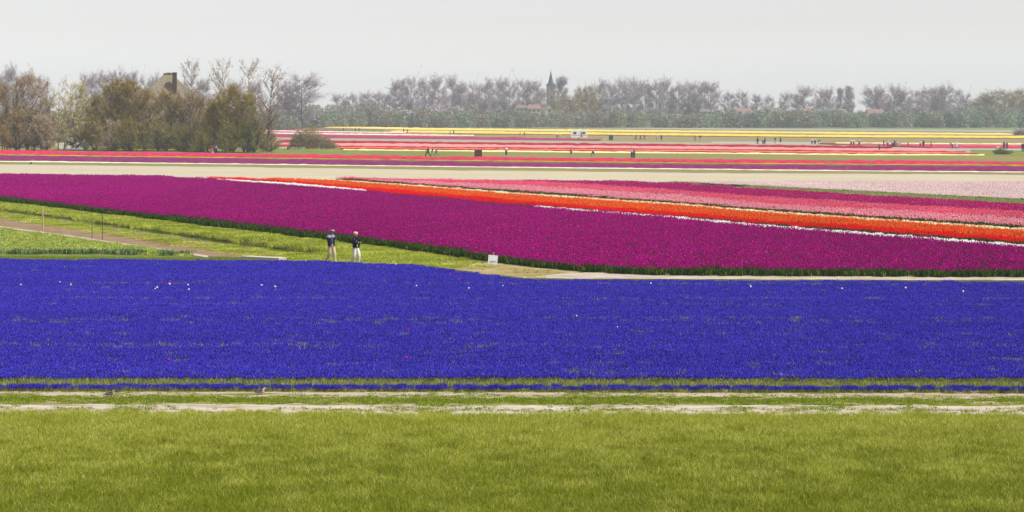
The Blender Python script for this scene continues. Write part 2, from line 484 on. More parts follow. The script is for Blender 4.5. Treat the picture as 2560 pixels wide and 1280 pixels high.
B = {}
B['crimson'] = mat_bed('crimson_pink_bloom', lin(226, 52, 100), 0.16)
B['orange'] = mat_bed('orange_bloom', lin(226, 92, 40), 0.16, zsplit=0.06)
B['yellowline'] = mat_bed('ochre_yellow_bloom', lin(222, 186, 92), 0.12, zsplit=0.04)
B['mauve'] = mat_bed('dusky_purple_bloom', lin(146, 44, 110), 0.16)
B['white'] = mat_bed('cream_white_bloom', lin(244, 236, 216), 0.06, zsplit=0.04, k=0.76)
B['red'] = mat_bed('red_bloom', lin(206, 24, 28), 0.14)
B['darkcrimson'] = mat_bed('dark_crimson_bloom', lin(186, 18, 50), 0.12)
B['lightpink'] = mat_bed('light_pink_bloom', lin(244, 164, 164), 0.12, zsplit=0.08)
B['salmon'] = mat_bed('salmon_bloom', lin(238, 140, 120), 0.12)
B['magenta'] = mat_bed('magenta_pink_bloom', lin(192, 46, 112), 0.12)
B['cream'] = mat_bed('pale_yellow_bloom', lin(255, 244, 176), 0.05, zsplit=0.03, k=0.76)
B['yellow'] = mat_bed('yellow_bloom', lin(252, 214, 80), 0.07, zsplit=0.05, k=0.76)
B['peach'] = mat_bed('yellow_peach_bloom', lin(252, 216, 116), 0.07, zsplit=0.05, k=0.76)
B['rust'] = mat_bed('rust_red_bloom', lin(164, 84, 72), 0.15)
B['midpink'] = mat_bed('mid_pink_bloom', lin(226, 104, 128), 0.14)

FS = flower_strip
FS('tulip_strip', [(0, 375, 383.5), (400, 381, 388.5), (640, 384.5, 391.5), (1100, 390.3, 397.5), (1860, 399, 405.5), (2560, 403.5, 410)], B['crimson'], 0.42,
   'crimson pink strip of tulips running right across in front of the farmhouse trees')
FS('tulip_strip', [(0, 384, 386), (400, 389, 391), (640, 392, 394), (1100, 398, 400), (1860, 406, 408), (2560, 410.5, 412.5)], B['orange'], 0.24,
   'thin orange red tulip line along the near edge of the crimson strip', minw=1.2)
FS('tulip_strip', [(0, 386, 387.5), (640, 394, 395.5), (1100, 400, 401.5), (1860, 408, 409.5), (2560, 412.5, 414)], B['yellowline'], 0.14,
   'thin ochre yellow line between the orange line and the dusky purple strip', minw=0.8)
FS('tulip_strip', [(0, 389, 399.5), (640, 397, 407.5), (1100, 403, 413.5), (1860, 411, 423), (2560, 415, 427)], B['mauve'], 0.36,
   'dusky purple strip of tulips behind the straw coloured field')
FS('tulip_strip', [(0, 402, 404), (640, 409.5, 411.5), (1100, 415, 417), (1860, 423, 425), (2500, 429, 431)], B['white'], 0.16,
   'thin cream white flower line in front of the dusky purple strip', minw=0.8)
E = (850, 2460)
FS('tulip_strip', [(860, 372.5, 374.7), (1280, 376.5, 379), (1760, 380.7, 383.2), (2120, 384.6, 387), (2460, 385.6, 387.6)], B['cream'], 0.24,
   'pale yellow line of flowers behind the olive meadow with walkers', clip=(858, 2462), minw=1.5)
FS('tulip_strip', [(850, 369.7, 371.8), (1280, 374.2, 376.2), (1760, 378.6, 380.5), (2120, 382.4, 384.4), (2440, 383.2, 385)], B['red'], 0.24,
   'thin red tulip line just behind the pale yellow line', clip=(850, 2445), minw=2)
FS('tulip_strip', [(850, 367.2, 369.6), (1280, 371.2, 374), (1760, 375.4, 378.4), (2120, 379, 382.2), (2420, 380.8, 383)], B['salmon'], 0.26,
   'salmon pink tulip line between the two red lines', clip=(848, 2425), minw=3)
FS('tulip_strip', [(690, 361.5, 365), (848, 364, 367), (1280, 368.4, 371), (1760, 372, 375.2), (2120, 376, 378.8), (2420, 378, 380.4)], B['red'], 0.28,
   'broader red tulip line in front of the light pink strip', clip=(690, 2415), minw=3)
FS('tulip_strip', [(690, 354.5, 361), (840, 356.5, 363.8), (1280, 361.6, 368.2), (1760, 365.6, 371.8), (2120, 368.6, 375.8), (2400, 371, 378)], B['lightpink'], 0.32,
   'light pink tulip strip with one lone visitor standing in it', clip=(690, 2395), minw=4)
FS('tulip_strip', [(690, 349.2, 354), (840, 351.6, 356.4), (1280, 356, 361.4), (1760, 360.6, 365.4), (2120, 364, 368.4), (2230, 366.6, 369.3)], B['darkcrimson'], 0.42,
   'dark crimson tulip strip in front of the caravan', clip=(690, 2230), minw=4)
FS('tulip_strip', [(660, 335, 341), (840, 338, 343.8), (1280, 343, 348.6), (1480, 347.4, 350.3)], B['magenta'], 0.42,
   'magenta pink tulip strip ending beside the caravan', clip=(640, 1500), minw=5)
FS('tulip_strip', [(660, 331, 333), (840, 333.4, 335.6), (1050, 335.6, 337.8), (1180, 337.6, 339.2)], B['white'], 0.3,
   'white flower line behind the magenta pink strip', clip=(640, 1185), minw=5)
FS('tulip_strip', [(660, 327.6, 330), (840, 330.2, 332.8), (1040, 332.8, 335), (1080, 333.6, 335.2)], B['midpink'], 0.35,
   'mid pink tulip line behind the white line near the brush pile', clip=(640, 1080), minw=6)
FS('tulip_strip', [(660, 325.6, 327.4), (830, 328, 329.8), (1010, 330.4, 331.8)], B['white'], 0.2,
   'thin white flower line farthest of the strips behind the brush pile', clip=(640, 1010), minw=6)
FS('tulip_strip', [(640, 321.6, 324), (760, 323.4, 325.4), (846, 325.6, 327)], B['magenta'], 0.3,
   'short magenta tulip line behind the lone poplar trunk', clip=(620, 846), minw=6)
FS('tulip_strip', [(715, 314.6, 316.4), (840, 316, 319.2), (1050, 319.4, 323.6), (1320, 322, 326), (1760, 326, 329.8), (2120, 329.8, 333.4), (2530, 332.6, 335.8)], B['peach'], 0.42,
   'far yellow peach flower strip below the hedge, passing behind the caravan', clip=(715, 2535), minw=10)
FS('tulip_strip', [(985, 326.4, 329.6), (1050, 326.4, 330.4), (1320, 329, 333.8), (1760, 333.8, 338.6), (2120, 336.8, 342), (2560, 339.4, 344.2)], B['yellow'], 0.42,
   'nearer bright yellow flower strip passing behind the caravan', clip=(975, 3060), minw=8)
FS('tulip_strip', [(1130, 333, 335.5), (1320, 334.4, 336.2), (1760, 339, 340.8), (2120, 342.4, 344), (2560, 344.6, 346.2)], B['rust'], 0.2,
   'thin rust red line along the near edge of the bright yellow strip', clip=(1130, 3060), minw=4)
FS('tulip_strip', [(660, 304.4, 307.4), (840, 305.8, 308.8), (975, 308, 310.2)], B['lightpink'], 0.5,
   'farthest light pink strip at the foot of the hedge', clip=(640, 976), minw=14)
FS('tulip_strip', [(2060, 357.6, 359.4), (2120, 358.4, 361.4), (2330, 360, 363.8), (2560, 361.4, 365)], B['midpink'], 0.34,
   'mid pink tulip strip behind the crowd of visitors', clip=(2056, 3060), minw=5)
FS('tulip_strip', [(2230, 362.6, 365.4), (2330, 364, 368.6), (2560, 365.4, 369.4)], B['crimson'], 0.36,
   'short crimson tulip strip behind the pair in maroon and navy', clip=(2225, 3060), minw=4)
FS('tulip_strip', [(2090, 356.2, 357.6), (2560, 358.6, 360.4)], B['cream'], 0.2,
   'pale cream flower line behind the mid pink strip', clip=(2090, 3060), minw=5)

# ------------------------------------------------------------------ instanced patches of real plants for the near beds
def tulip_patch(name, seed, size, n, h, mats, leaves=2, hv=0.05, white=0.0, rad=0.034):
    g = np.random.default_rng(seed)
    V, Q, Tt, mq, mt, at = [], [], [], [], [], []
    nb = 0
    for i in range(n):
        x, y = g.uniform(-size / 2, size / 2, 2)
        zt = h + g.normal(0, hv); r = rad * g.uniform(0.8, 1.2); hh = 0.068 * g.uniform(0.85, 1.2)
        tx, ty = g.normal(0, 0.012, 2); a0 = g.uniform(0, 6.28)
        val = g.uniform(0, 1)
        ang = a0 + np.arange(5) * 2 * math.pi / 5
        for rr, dz in ((0.45, -hh), (1.0, -hh * 0.5), (0.72, 0.0)):
            for a in ang: V.append((x + tx * (1 + dz * 8) + r * rr * math.cos(a), y + ty * (1 + dz * 8) + r * rr * math.sin(a), zt + dz)); at.append(val)
        V.append((x + tx, y + ty, zt - hh * 0.25)); at.append(val)
        for j in range(2):
            for k in range(5):
                Q.append((nb + j * 5 + k, nb + j * 5 + (k + 1) % 5, nb + j * 5 + 5 + (k + 1) % 5, nb + j * 5 + 5 + k)); mq.append(0)
        for k in range(5):
            Tt.append((nb + 10 + k, nb + 10 + (k + 1) % 5, nb + 15)); mt.append(0)
        nb += 16
        # stem
        for dx in (-0.006, 0.006):
            V.append((x + dx, y, 0.0)); at.append(val); V.append((x + tx + dx, y + ty, zt - hh)); at.append(val)
        Q.append((nb, nb + 2, nb + 3, nb + 1)); mq.append(1); nb += 4
        for j in range(leaves):
            a = g.uniform(0, 6.28); L = g.uniform(0.55, 0.85) * h; w = g.uniform(0.018, 0.032); o_ = g.uniform(0.04, 0.12)
            ca, sa = math.cos(a), math.sin(a); lv = g.uniform(0, 1)
            V += [(x, y, 0.0), (x + ca * o_ * 0.5 - sa * w, y + sa * o_ * 0.5 + ca * w, L * 0.55), (x + ca * o_ * 0.5 + sa * w, y + sa * o_ * 0.5 - ca * w, L * 0.55), (x + ca * o_, y + sa * o_, L)]
            at += [lv] * 4
            Q.append((nb, nb + 2, nb + 3, nb + 1)); mq.append(1); nb += 4
    me = mesh_np(name, V, [np.array(Q), np.array(Tt)], mats, mq + mt, {'v': at})
    return bpy.data.objects.new(name, me)

def blade_patch(name, seed, size, n, hmin, hmax, width, mats, bend=0.4, spikes=0, spike_h=(0.15, 0.22), spike_r=0.014, clump=0, wind=(0, 0)):
    """grass blades (material 0) and optional flower spikes (material 1)"""
    g = np.random.default_rng(seed)
    xy = g.uniform(-size / 2, size / 2, (n, 2))
    if clump:
        c = g.uniform(-size / 2, size / 2, (clump, 2)); k = g.integers(0, clump, n)
        xy = c[k] + g.normal(0, size / clump ** 0.5 * 0.28, (n, 2))
    a = g.uniform(0, 6.28, n); Lh = g.uniform(hmin, hmax, n); w = width * g.uniform(0.6, 1.3, n); bd = bend * g.uniform(0.2, 1.2, n) * Lh
    dx, dy = np.cos(a), np.sin(a); b2 = g.uniform(0, 6.28, n)
    px, py = np.cos(b2) * w / 2, np.sin(b2) * w / 2
    z0 = np.zeros(n)
    def P(x, y, z): return np.stack([x, y, z], -1)
    x, y = xy[:, 0], xy[:, 1]
    wx, wy = wind
    v = np.stack([P(x - px, y - py, z0), P(x + px, y + py, z0),
                  P(x + dx * bd * 0.3 + wx * Lh * .3 - px * .8, y + dy * bd * 0.3 + wy * Lh * .3 - py * .8, Lh * 0.6), P(x + dx * bd * 0.3 + wx * Lh * .3 + px * .8, y + dy * bd * 0.3 + wy * Lh * .3 + py * .8, Lh * 0.6),
                  P(x + dx * bd + wx * Lh, y + dy * bd + wy * Lh, Lh)], 1)
    b = np.arange(n) * 5
    q = np.stack([b, b + 1, b + 3, b + 2], -1); t = np.stack([b + 2, b + 3, b + 4], -1)
    val = np.repeat(g.uniform(0, 1, n), 5)
    V = v.reshape(-1, 3); T = t; mt = [0] * n
    if spikes:
        xs = g.uniform(-size / 2, size / 2, (spikes, 2)); zt = g.uniform(*spike_h, spikes); r = spike_r * g.uniform(0.8, 1.25, spikes); hh = g.uniform(0.06, 0.09, spikes)
        a0 = g.uniform(0, 1.5, spikes)
        ring = [P(xs[:, 0] + r * np.cos(a0 + k * math.pi / 2), xs[:, 1] + r * np.sin(a0 + k * math.pi / 2), zt - hh * 0.7) for k in range(4)]
        sv = np.stack([P(xs[:, 0], xs[:, 1], zt - hh)] + ring + [P(xs[:, 0], xs[:, 1], zt)], 1)
        b = len(V) + np.arange(spikes) * 6
        st = [np.stack([b, b + 1 + (k + 1) % 4, b + 1 + k], -1) for k in range(4)] + [np.stack([b + 5, b + 1 + k, b + 1 + (k + 1) % 4], -1) for k in range(4)]
        V = np.concatenate([V, sv.reshape(-1, 3)]); val = np.concatenate([val, np.repeat(g.uniform(0, 1, spikes), 6)])
        T = np.concatenate([T] + st); mt = mt + [1] * (spikes * 8)
    me = mesh_np(name, V, [q, T], mats, [0] * n + mt, {'v': val})
    return bpy.data.objects.new(name, me)

def scatter_group(name, patches):
    ng = bpy.data.node_groups.new(name, 'GeometryNodeTree')
    ng.interface.new_socket('Geometry', in_out='INPUT', socket_type='NodeSocketGeometry')
    ng.interface.new_socket('Geometry', in_out='OUTPUT', socket_type='NodeSocketGeometry')
    N, L = ng.nodes, ng.links
    gi = N.new('NodeGroupInput'); go = N.new('NodeGroupOutput')
    jn = N.new('GeometryNodeJoinGeometry')
    for p in reversed(patches):
        oi = N.new('GeometryNodeObjectInfo'); oi.inputs['Object'].default_value = p
        g2 = N.new('GeometryNodeGeometryToInstance')
        L.new(oi.outputs['Geometry'], g2.inputs[0]); L.new(g2.outputs[0], jn.inputs[0])
    ip = N.new('GeometryNodeInstanceOnPoints')
    ip.inputs['Pick Instance'].default_value = True
    def attr(nm, dt):
        a = N.new('GeometryNodeInputNamedAttribute'); a.data_type = dt; a.inputs['Name'].default_value = nm
        return a.outputs[0]
    cmb = N.new('ShaderNodeCombineXYZ'); L.new(attr('rz', 'FLOAT'), cmb.inputs[2])
    L.new(gi.outputs[0], ip.inputs['Points']); L.new(jn.outputs[0], ip.inputs['Instance'])
    L.new(attr('idx', 'INT'), ip.inputs['Instance Index'])
    L.new(cmb.outputs[0], ip.inputs['Rotation'])
    cs = N.new('ShaderNodeCombineXYZ'); L.new(attr('sx', 'FLOAT'), cs.inputs[0]); L.new(attr('sx', 'FLOAT'), cs.inputs[1]); L.new(attr('sz', 'FLOAT'), cs.inputs[2])
    L.new(cs.outputs[0], ip.inputs['Scale'])
    L.new(ip.outputs[0], go.inputs[0])
    return ng

def scatter(name, pts, ng, npatch, label=None, cat=None, parent=None, rz=None, sx=1.0, sz=None, idx=None, seed=1, group=None):
    g = np.random.default_rng(seed)
    n = len(pts)
    pts = np.asarray(pts, float)
    if pts.shape[1] == 2: pts = np.concatenate([pts, np.zeros((n, 1))], 1)
    me = bpy.data.meshes.new(name)
    me.vertices.add(n); me.vertices.foreach_set('co', pts.astype(np.float32).ravel())
    def add(nm, typ, arr):
        a = me.attributes.new(nm, typ, 'POINT'); a.data.foreach_set('value', arr)
    add('rz', 'FLOAT', (g.uniform(0, 6.283, n) if rz is None else np.asarray(rz) + g.integers(0, 2, n) * math.pi).astype(np.float32))
    add('sx', 'FLOAT', (np.full(n, 1.0) * sx).astype(np.float32))
    add('sz', 'FLOAT', (g.normal(1, 0.06, n) if sz is None else np.asarray(sz)).astype(np.float32))
    add('idx', 'INT', (g.integers(0, npatch, n) if idx is None else np.asarray(idx)).astype(np.int32))
    me.update()
    o = obj(name, me, parent)
    md = o.modifiers.new('plants', 'NODES'); md.node_group = ng
    prop(o, label, cat, group, 'stuff')
    return o

def inside(P, poly):
    x, y = P[:, 0], P[:, 1]; c = np.zeros(len(P), bool); n = len(poly); j = n - 1
    for i in range(n):
        xi, yi = poly[i]; xj, yj = poly[j]
        c ^= ((yi > y) != (yj > y)) & (x < (xj - xi) * (y - yi) / (yj - yi + 1e-12) + xi)
        j = i
    return c

def fill(poly, step, ang=0.0, jit=0.15, seed=3):
    poly = np.asarray(poly)[:, :2]
    ca, sa = math.cos(ang), math.sin(ang)
    Rm = np.array([[ca, sa], [-sa, ca]])
    q = poly @ Rm.T
    lo, hi = q.min(0), q.max(0)
    gx, gy = np.meshgrid(np.arange(lo[0], hi[0], step), np.arange(lo[1], hi[1], step))
    P = np.stack([gx.ravel(), gy.ravel()], -1) + np.random.default_rng(seed).uniform(-jit, jit, (gx.size, 2)) * step
    P = P[inside(P, q)]
    return P @ Rm

def polyg(top, z=0.0, bottom=None, zb=None):
    a = [gp(x, y, z)[:2] for x, y in top]
    if bottom: a += [gp(x, y, z if zb is None else zb)[:2] for x, y in bottom[::-1]]
    return np.array(a)

ROW_ANG = math.atan2(EU[1], EU[0])
LEAF = mat_plant('tulip_leaf', [(0.0, lin(48, 66, 24)), (0.5, lin(66, 86, 32)), (0.85, lin(96, 116, 52)), (1.0, lin(138, 146, 88))], 0.2, inst=0.1)

def tulip_mat(nm, c, light=None, dark=0.72, big=0.12, glint=0.12, gain=1.4):
    light = light or mix_c(c, (1, 1, 1, 1), 0.22)
    return mat_plant(nm, [(0.0, mul_c(c, dark)), (0.35, mul_c(c, 0.92)), (0.75, c), (0.97, mix_c(c, light, 0.4)), (1.0, light)], 0.3, big=big, inst=0.12, bigscale=0.05, stretch=(1, 0.5, 1, 0.5), gain=gain)

def tulip_set(nm, mats, size=1.5, n=80, h=0.38, k=3, **kw):
    ps = [tulip_patch(nm + '_patch', 11 * j + len(nm), size, n, h, mats, **kw) for j in range(k)]
    return scatter_group(nm + '_scatter', ps), k

def tulip_bed(name, poly, gset, step, label, seed=2, sz=None, cat='tulip field', group=None, extra=None):
    P = fill(poly, step, ROW_ANG, 0.12, seed)
    if extra is not None: P = P[extra(P)]
    return scatter(name, P, gset[0], gset[1], label, cat, rz=np.full(len(P), ROW_ANG), seed=seed, sz=sz, group=group)

ZT = 0.40   # bloom height
GRP = 'near tulip beds in slanting rows'
purple_c = lin(146, 0, 108)
S_PURPLE = tulip_set('purple_tulip', [tulip_mat('purple_petal', purple_c, lin(186, 40, 150), 0.84, 0.14, gain=1.62), LEAF], n=105)
S_PURPLE2 = tulip_set('plum_tulip', [tulip_mat('plum_petal', lin(160, 14, 100), lin(210, 90, 150), 0.75, gain=1.7), LEAF])
S_RED = tulip_set('scarlet_tulip', [tulip_mat('scarlet_petal', lin(230, 4, 12), lin(246, 60, 50), 0.86, 0.06, gain=1.7), LEAF])
S_ORANGE = tulip_set('orange_tulip', [tulip_mat('orange_petal', lin(255, 84, 16), lin(255, 150, 84), 0.94, 0.05, gain=1.6), LEAF])
S_PINK = tulip_set('rose_tulip', [tulip_mat('rose_petal', lin(222, 82, 116), lin(246, 160, 176), 0.76, gain=1.7), LEAF], n=70)
S_LPINK = tulip_set('blush_tulip', [tulip_mat('blush_petal', lin(240, 138, 156), lin(255, 206, 210), 0.76, gain=1.6), LEAF], n=64)
S_PALE = tulip_set('pale_tulip', [tulip_mat('pale_petal', lin(250, 196, 196), lin(255, 226, 224), 0.88, 0.06, gain=1.5), LEAF], n=80)
S_WHITE = tulip_set('white_tulip', [tulip_mat('white_petal', lin(255, 240, 240), lin(255, 250, 250), 0.9, 0.03), LEAF], size=0.45, n=26, h=0.385, hv=0.025)
S_CREAM = tulip_set('cream_tulip', [tulip_mat('cream_petal', lin(255, 246, 188), lin(255, 250, 220), 0.9, 0.03), LEAF], size=0.45, n=28, h=0.385, hv=0.025)
S_LEAFY = tulip_set('leafy_tulip', [tulip_mat('bud_petal', lin(130, 150, 80), None, 0.8), mat_plant('pale_tulip_leaf', [(0, lin(92, 110, 48)), (0.5, lin(126, 142, 74)), (1, lin(180, 184, 122))], 0.25, inst=0.1, gain=1.8)], n=60, h=0.3, leaves=4)

tulip_bed('tulip_field', polyg([(-520, 427), (0, 434), (100, 434.5), (200, 437), (400, 438.5), (520, 446), (560, 449.5), (910, 477), (1340, 516), (2560, 613.5), (3060, 653)], ZT,
          [(-520, 438), (0, 494), (250, 522), (500, 550), (740, 577), (1000, 610), (1240, 641), (1360, 660), (1500, 671), (1700, 677), (2560, 683), (3060, 687)], 0.18),
          S_PURPLE, 1.35, 'huge magenta purple tulip field slanting across the middle above the blue field', 5, group=GRP)
def band(far, near, zf=ZT, zn=0.26): return polyg(far, zf, near, zn)
tulip_bed('tulip_bed', band([(540, 446), (720, 455.5), (910, 472.5)], [(540, 449.5), (720, 461), (910, 478)], 0.44, 0.32), S_WHITE, 0.4, 'short white tulip row between purple field and the red tip', 6, group=GRP, cat='tulip bed')
tulip_bed('tulip_bed', band([(1335, 513.5), (1700, 542), (1900, 560.5), (2560, 611), (3060, 650)], [(1335, 517.5), (1700, 547), (1900, 566), (2560, 618), (3060, 658)], 0.40, 0.34), S_WHITE, 0.4, 'long white tulip row along the far edge of the purple field', 7, group=GRP, cat='tulip bed')
RB = [(520, 441.5), (640, 445), (740, 452.5), (900, 466), (1000, 474.5), (1340, 503.5), (1700, 529.5), (1900, 547), (2560, 592), (3060, 627)]
tulip_bed('tulip_bed', band(RB, [(520, 446.5), (740, 458), (910, 477), (1000, 486), (1340, 515.5), (1700, 543), (1900, 560), (2560, 609), (3060, 648)], ZT, 0.24), S_RED, 1.3, 'scarlet red tulip bed narrowing to a tip, beside the purple field', 8, group=GRP, cat='tulip bed')
tulip_bed('tulip_bed', polyg([(660, 443), (740, 446), (820, 448.5), (1000, 461.3), (1340, 487), (1700, 511), (1900, 527.5), (2560, 574), (3060, 612)], ZT, [(p[0], p[1]) for p in [(660, 446), (740, 452.5), (900, 466)] + RB[4:]], ZT), S_ORANGE, 1.3, 'bright orange tulip bed behind the scarlet one', 9, group=GRP, cat='tulip bed')
tulip_bed('tulip_bed', band([(800, 446.3), (1000, 458.8), (1340, 484.6), (1700, 508.4), (1900, 524.8), (2560, 570), (3060, 607)], [(800, 448.8), (1000, 462.3), (1340, 488.6), (1700, 512.6), (1900, 529.4), (2560, 576), (3060, 614)], 0.42, 0.38), S_CREAM, 0.5, 'thin pale yellow tulip row along the far edge of the orange bed', 10, group=GRP, cat='tulip bed')
PM = [(880, 443.5), (1000, 450), (1340, 464.5), (1700, 485), (1900, 507), (2560, 542.5), (3060, 572)]
tulip_bed('tulip_bed', polyg(PM, ZT, [(860, 444), (1000, 457), (1340, 480.5), (1700, 506.5), (1900, 522), (2560, 566.5), (3060, 602)], 0.24), S_LPINK, 1.3, 'light blush pink tulip bed behind the thin pale yellow row', 12, group=GRP, cat='tulip bed')
PB = [(1290, 449.5), (1340, 452.5), (1500, 461), (1700, 475), (1900, 489.5), (2560, 528), (3060, 557)]
tulip_bed('tulip_bed', polyg([(855, 441.5), (1000, 446.3), (1250, 448.8)] + PB, ZT, [(858, 443.4)] + PM, ZT), S_PINK, 1.3, 'rose pink tulip bed between the blush pink and the plum bed', 13, group=GRP, cat='tulip bed')
tulip_bed('tulip_bed', polyg([(1295, 449), (1440, 450.7), (1580, 451.2), (1640, 454), (1700, 456.5), (1860, 467.5), (2560, 508), (3060, 537)], ZT, PB, ZT), S_PURPLE2, 1.3, 'plum purple tulip bed between the rose pink bed and the pale one', 14, group=GRP, cat='tulip bed')
tulip_bed('tulip_bed', polyg([(1660, 452.5), (1860, 463.5), (2560, 499), (3060, 524)], 0.3, [(1660, 455.5), (1860, 469), (2560, 511), (3060, 541)], 0.1), S_LEAFY, 1.2, 'narrow green tulip row not yet in flower beside the palest pink bed', 15, group=GRP, cat='tulip bed')
tulip_bed('tulip_bed', polyg([(1690, 451.6), (1900, 451.2), (2560, 451.8), (3060, 452.5)], ZT, [(1690, 453.6), (1860, 462.5), (2560, 498.5), (3060, 524)], 0.3), S_PALE, 1.3, 'palest pink tulip bed in front of the straw coloured field', 16, group=GRP, cat='tulip bed')

# leafy row ends along the front of the purple field
CLUMP = mat_plant('row_end_leaf', [(0.0, lin(34, 52, 14)), (0.5, lin(52, 76, 20)), (0.85, lin(84, 108, 38)), (1.0, lin(126, 140, 66))], 0.2, inst=0.2)
def leaf_clump(name, seed, n, r, h, mat):
    g = np.random.default_rng(seed)
    V, Q, at = [], [], []
    for i in range(n):
        x, y = g.normal(0, r * 0.45, 2); a = g.uniform(0, 6.28); L = h * g.uniform(0.6, 1.1); w = g.uniform(0.02, 0.04); o_ = g.uniform(0.05, 0.2)
        ca, sa = math.cos(a), math.sin(a); b = len(V)
        V += [(x, y, 0), (x + ca * o_ * .4 - sa * w, y + sa * o_ * .4 + ca * w, L * .55), (x + ca * o_ * .4 + sa * w, y + sa * o_ * .4 - ca * w, L * .55), (x + ca * o_, y + sa * o_, L * 0.95)]
        Q.append((b, b + 2, b + 3, b + 1)); at += [g.uniform(0, 1)] * 4
    return bpy.data.objects.new(name, mesh_np(name, V, [np.array(Q)], [mat], attr={'v': at}))
NG_CLUMP = scatter_group('row_end_scatter', [leaf_clump('row_end_clump', s, 90, 0.42, 0.36, CLUMP) for s in (1, 2, 3)])
def line_pts(nodes, step, z=0.0, width=0.3, seed=1, gap=0.0):
    g = np.random.default_rng(seed)
    P = np.array([gp(x, y, z)[:2] for x, y in nodes]); s = np.concatenate([[0], np.cumsum(np.linalg.norm(np.diff(P, axis=0), axis=1))])
    t = np.arange(0, s[-1], step) + g.uniform(-0.3, 0.3, len(np.arange(0, s[-1], step))) * step
    Q = np.stack([np.interp(t, s, P[:, 0]), np.interp(t, s, P[:, 1])], -1) + g.normal(0, width, (len(t), 2))
    if gap: Q = Q[g.uniform(0, 1, len(Q)) > gap]
    return Q
cl = np.concatenate([line_pts([(1380, 668), (1480, 681), (1640, 688.5), (1900, 690), (2560, 693), (3060, 696)], 0.20, 0, 0.16, 4, 0.12),
                     line_pts([(-500, 443), (0, 501.5), (500, 561), (830, 600), (1000, 620), (1240, 654), (1380, 672)], 0.22, 0, 0.12, 5)])
scatter('row_end_leaves', cl, NG_CLUMP, 3, 'dark green tulip leaves along the front edge of the magenta purple field', 'leaves', seed=3)

# ------------------------------------------------------------------ blue field
BLADE_G = mat_plant('muscari_leaf', [(0.0, lin(80, 92, 20)), (0.5, lin(120, 130, 36)), (1.0, lin(174, 172, 90))], 0.25, inst=0.1, gain=1.5)
BLUE = mat_plant('muscari_blue', [(0.0, lin(34, 26, 120)), (0.4, lin(54, 44, 162)), (0.85, lin(66, 58, 178)), (1.0, lin(90, 84, 192))], 0.2, big=0.08, inst=0.12, bigscale=0.25, stretch=(0.12, 1, 1), gain=1.24)
mus = [blade_patch('muscari_patch', s, 0.66, 26, 0.10, 0.17, 0.012, [BLADE_G, BLUE], 0.8, spikes=120, spike_h=(0.16, 0.235), spike_r=0.02) for s in (1, 2, 3, 4)]
mus += [blade_patch('muscari_sparse_patch', s, 0.66, 90, 0.14, 0.22, 0.015, [BLADE_G, BLUE], 0.8, spikes=62, spike_h=(0.14, 0.22), spike_r=0.02) for s in (5, 6)]
mus += [blade_patch('muscari_leaf_patch', s, 0.66, 150, 0.12, 0.24, 0.016, [BLADE_G, BLUE], 0.9, spikes=12, spike_h=(0.14, 0.22), spike_r=0.018) for s in (7, 8)]
NG_BLUE = scatter_group('muscari_scatter', mus)
ZB = 0.21
blue_poly = polyg([(-500, 643.5), (0, 646), (700, 649.5), (800, 650.5), (900, 656), (1040, 660), (1100, 669), (1200, 684), (1330, 697.5), (1700, 699), (2560, 702.5), (3060, 704)], ZB,
                  [(-500, 940), (0, 940), (1280, 941.5), (2560, 944), (3060, 945)], ZB * 0.8)
P = fill(blue_poly, 0.56, 0.0, 0.15, 9)
gB = np.random.default_rng(21)
yy = YH + F * (H - 0.2) / P[:, 1]                       # photo row, to find the wheel-track rows
def n1(x, f, s):                                        # cheap smooth noise along x
    t = x * f; i = np.floor(t).astype(int); fr = t - i; r = np.random.default_rng(s).uniform(0, 1, 4096)
    return r[i % 4096] * (1 - smooth01(fr)) + r[(i + 1) % 4096] * smooth01(fr)
idx = gB.integers(0, 4, len(P))
nn = n1(P[:, 0] + 200, 0.2, 50) * n1(P[:, 1], 1.1, 51)
idx = np.where(gB.uniform(0, 1, len(P)) < 0.03 + 0.25 * np.maximum(nn - 0.5, 0), gB.integers(4, 6, len(P)), idx)
scatter('muscari_field', P, NG_BLUE, 8, 'wide deep blue flower field filling the middle of the foreground', 'flower field', idx=idx, seed=4)
LINE_G = mat_plant('track_row_leaf', [(0.0, lin(86, 92, 40)), (0.5, lin(128, 126, 62)), (1.0, lin(176, 166, 104))], 0.25, inst=0.3, gain=1.15)
NG_LINE = scatter_group('row_gap_scatter', [blade_patch('row_gap_patch', s, 0.3, 24, 0.19, 0.265, 0.022, [LINE_G], 0.5) for s in (71, 72, 73)])
gl = []
for k, (row, den) in enumerate([(655, .15), (664, .3), (705, .8), (722, .25), (742, .75), (757, .5), (791, .7), (797, .9), (803, .8), (831, .4), (857, .7), (862, .4), (905, .45), (930, .25)]):
    Q = line_pts([(-500, row), (0, row + 0.5), (2560, row + 3), (3060, row + 3)], 0.16, ZB, 0.05 + 0.0006 * (row - 600), 80 + k)
    a_ = n1(Q[:, 0] + 400, 0.35, 90 + k) * 0.65 + n1(Q[:, 0] + 400, 1.6, 120 + k) * 0.35
    gl.append(Q[(np.random.default_rng(k).uniform(0, 1, len(Q)) < 0.75 * den * np.clip((a_ - 0.36) * 4.0, 0.0, 1.0))])
gl = np.concatenate(gl); gl = gl[inside(gl, blue_poly)]
scatter('row_gap_leaves', gl, NG_LINE, 3, 'thin broken lines of yellowish leaves between the rows of the blue field', 'leaves', seed=44)
P2 = np.concatenate([line_pts([(-500, 961.5 + j), (0, 962 + j), (1280, 964 + j), (2560, 967 + j), (3060, 968 + j)], 0.2, ZB * 0.8, 0.045, 60 + j, 0.05) for j in (1, 3)])
scatter('muscari_row', P2, NG_BLUE, 8, 'narrow ragged blue flower row in front of the blue field', 'flower row', idx=np.random.default_rng(3).choice([0, 1, 2, 4, 5, 5], len(P2)), seed=5, sx=0.42)
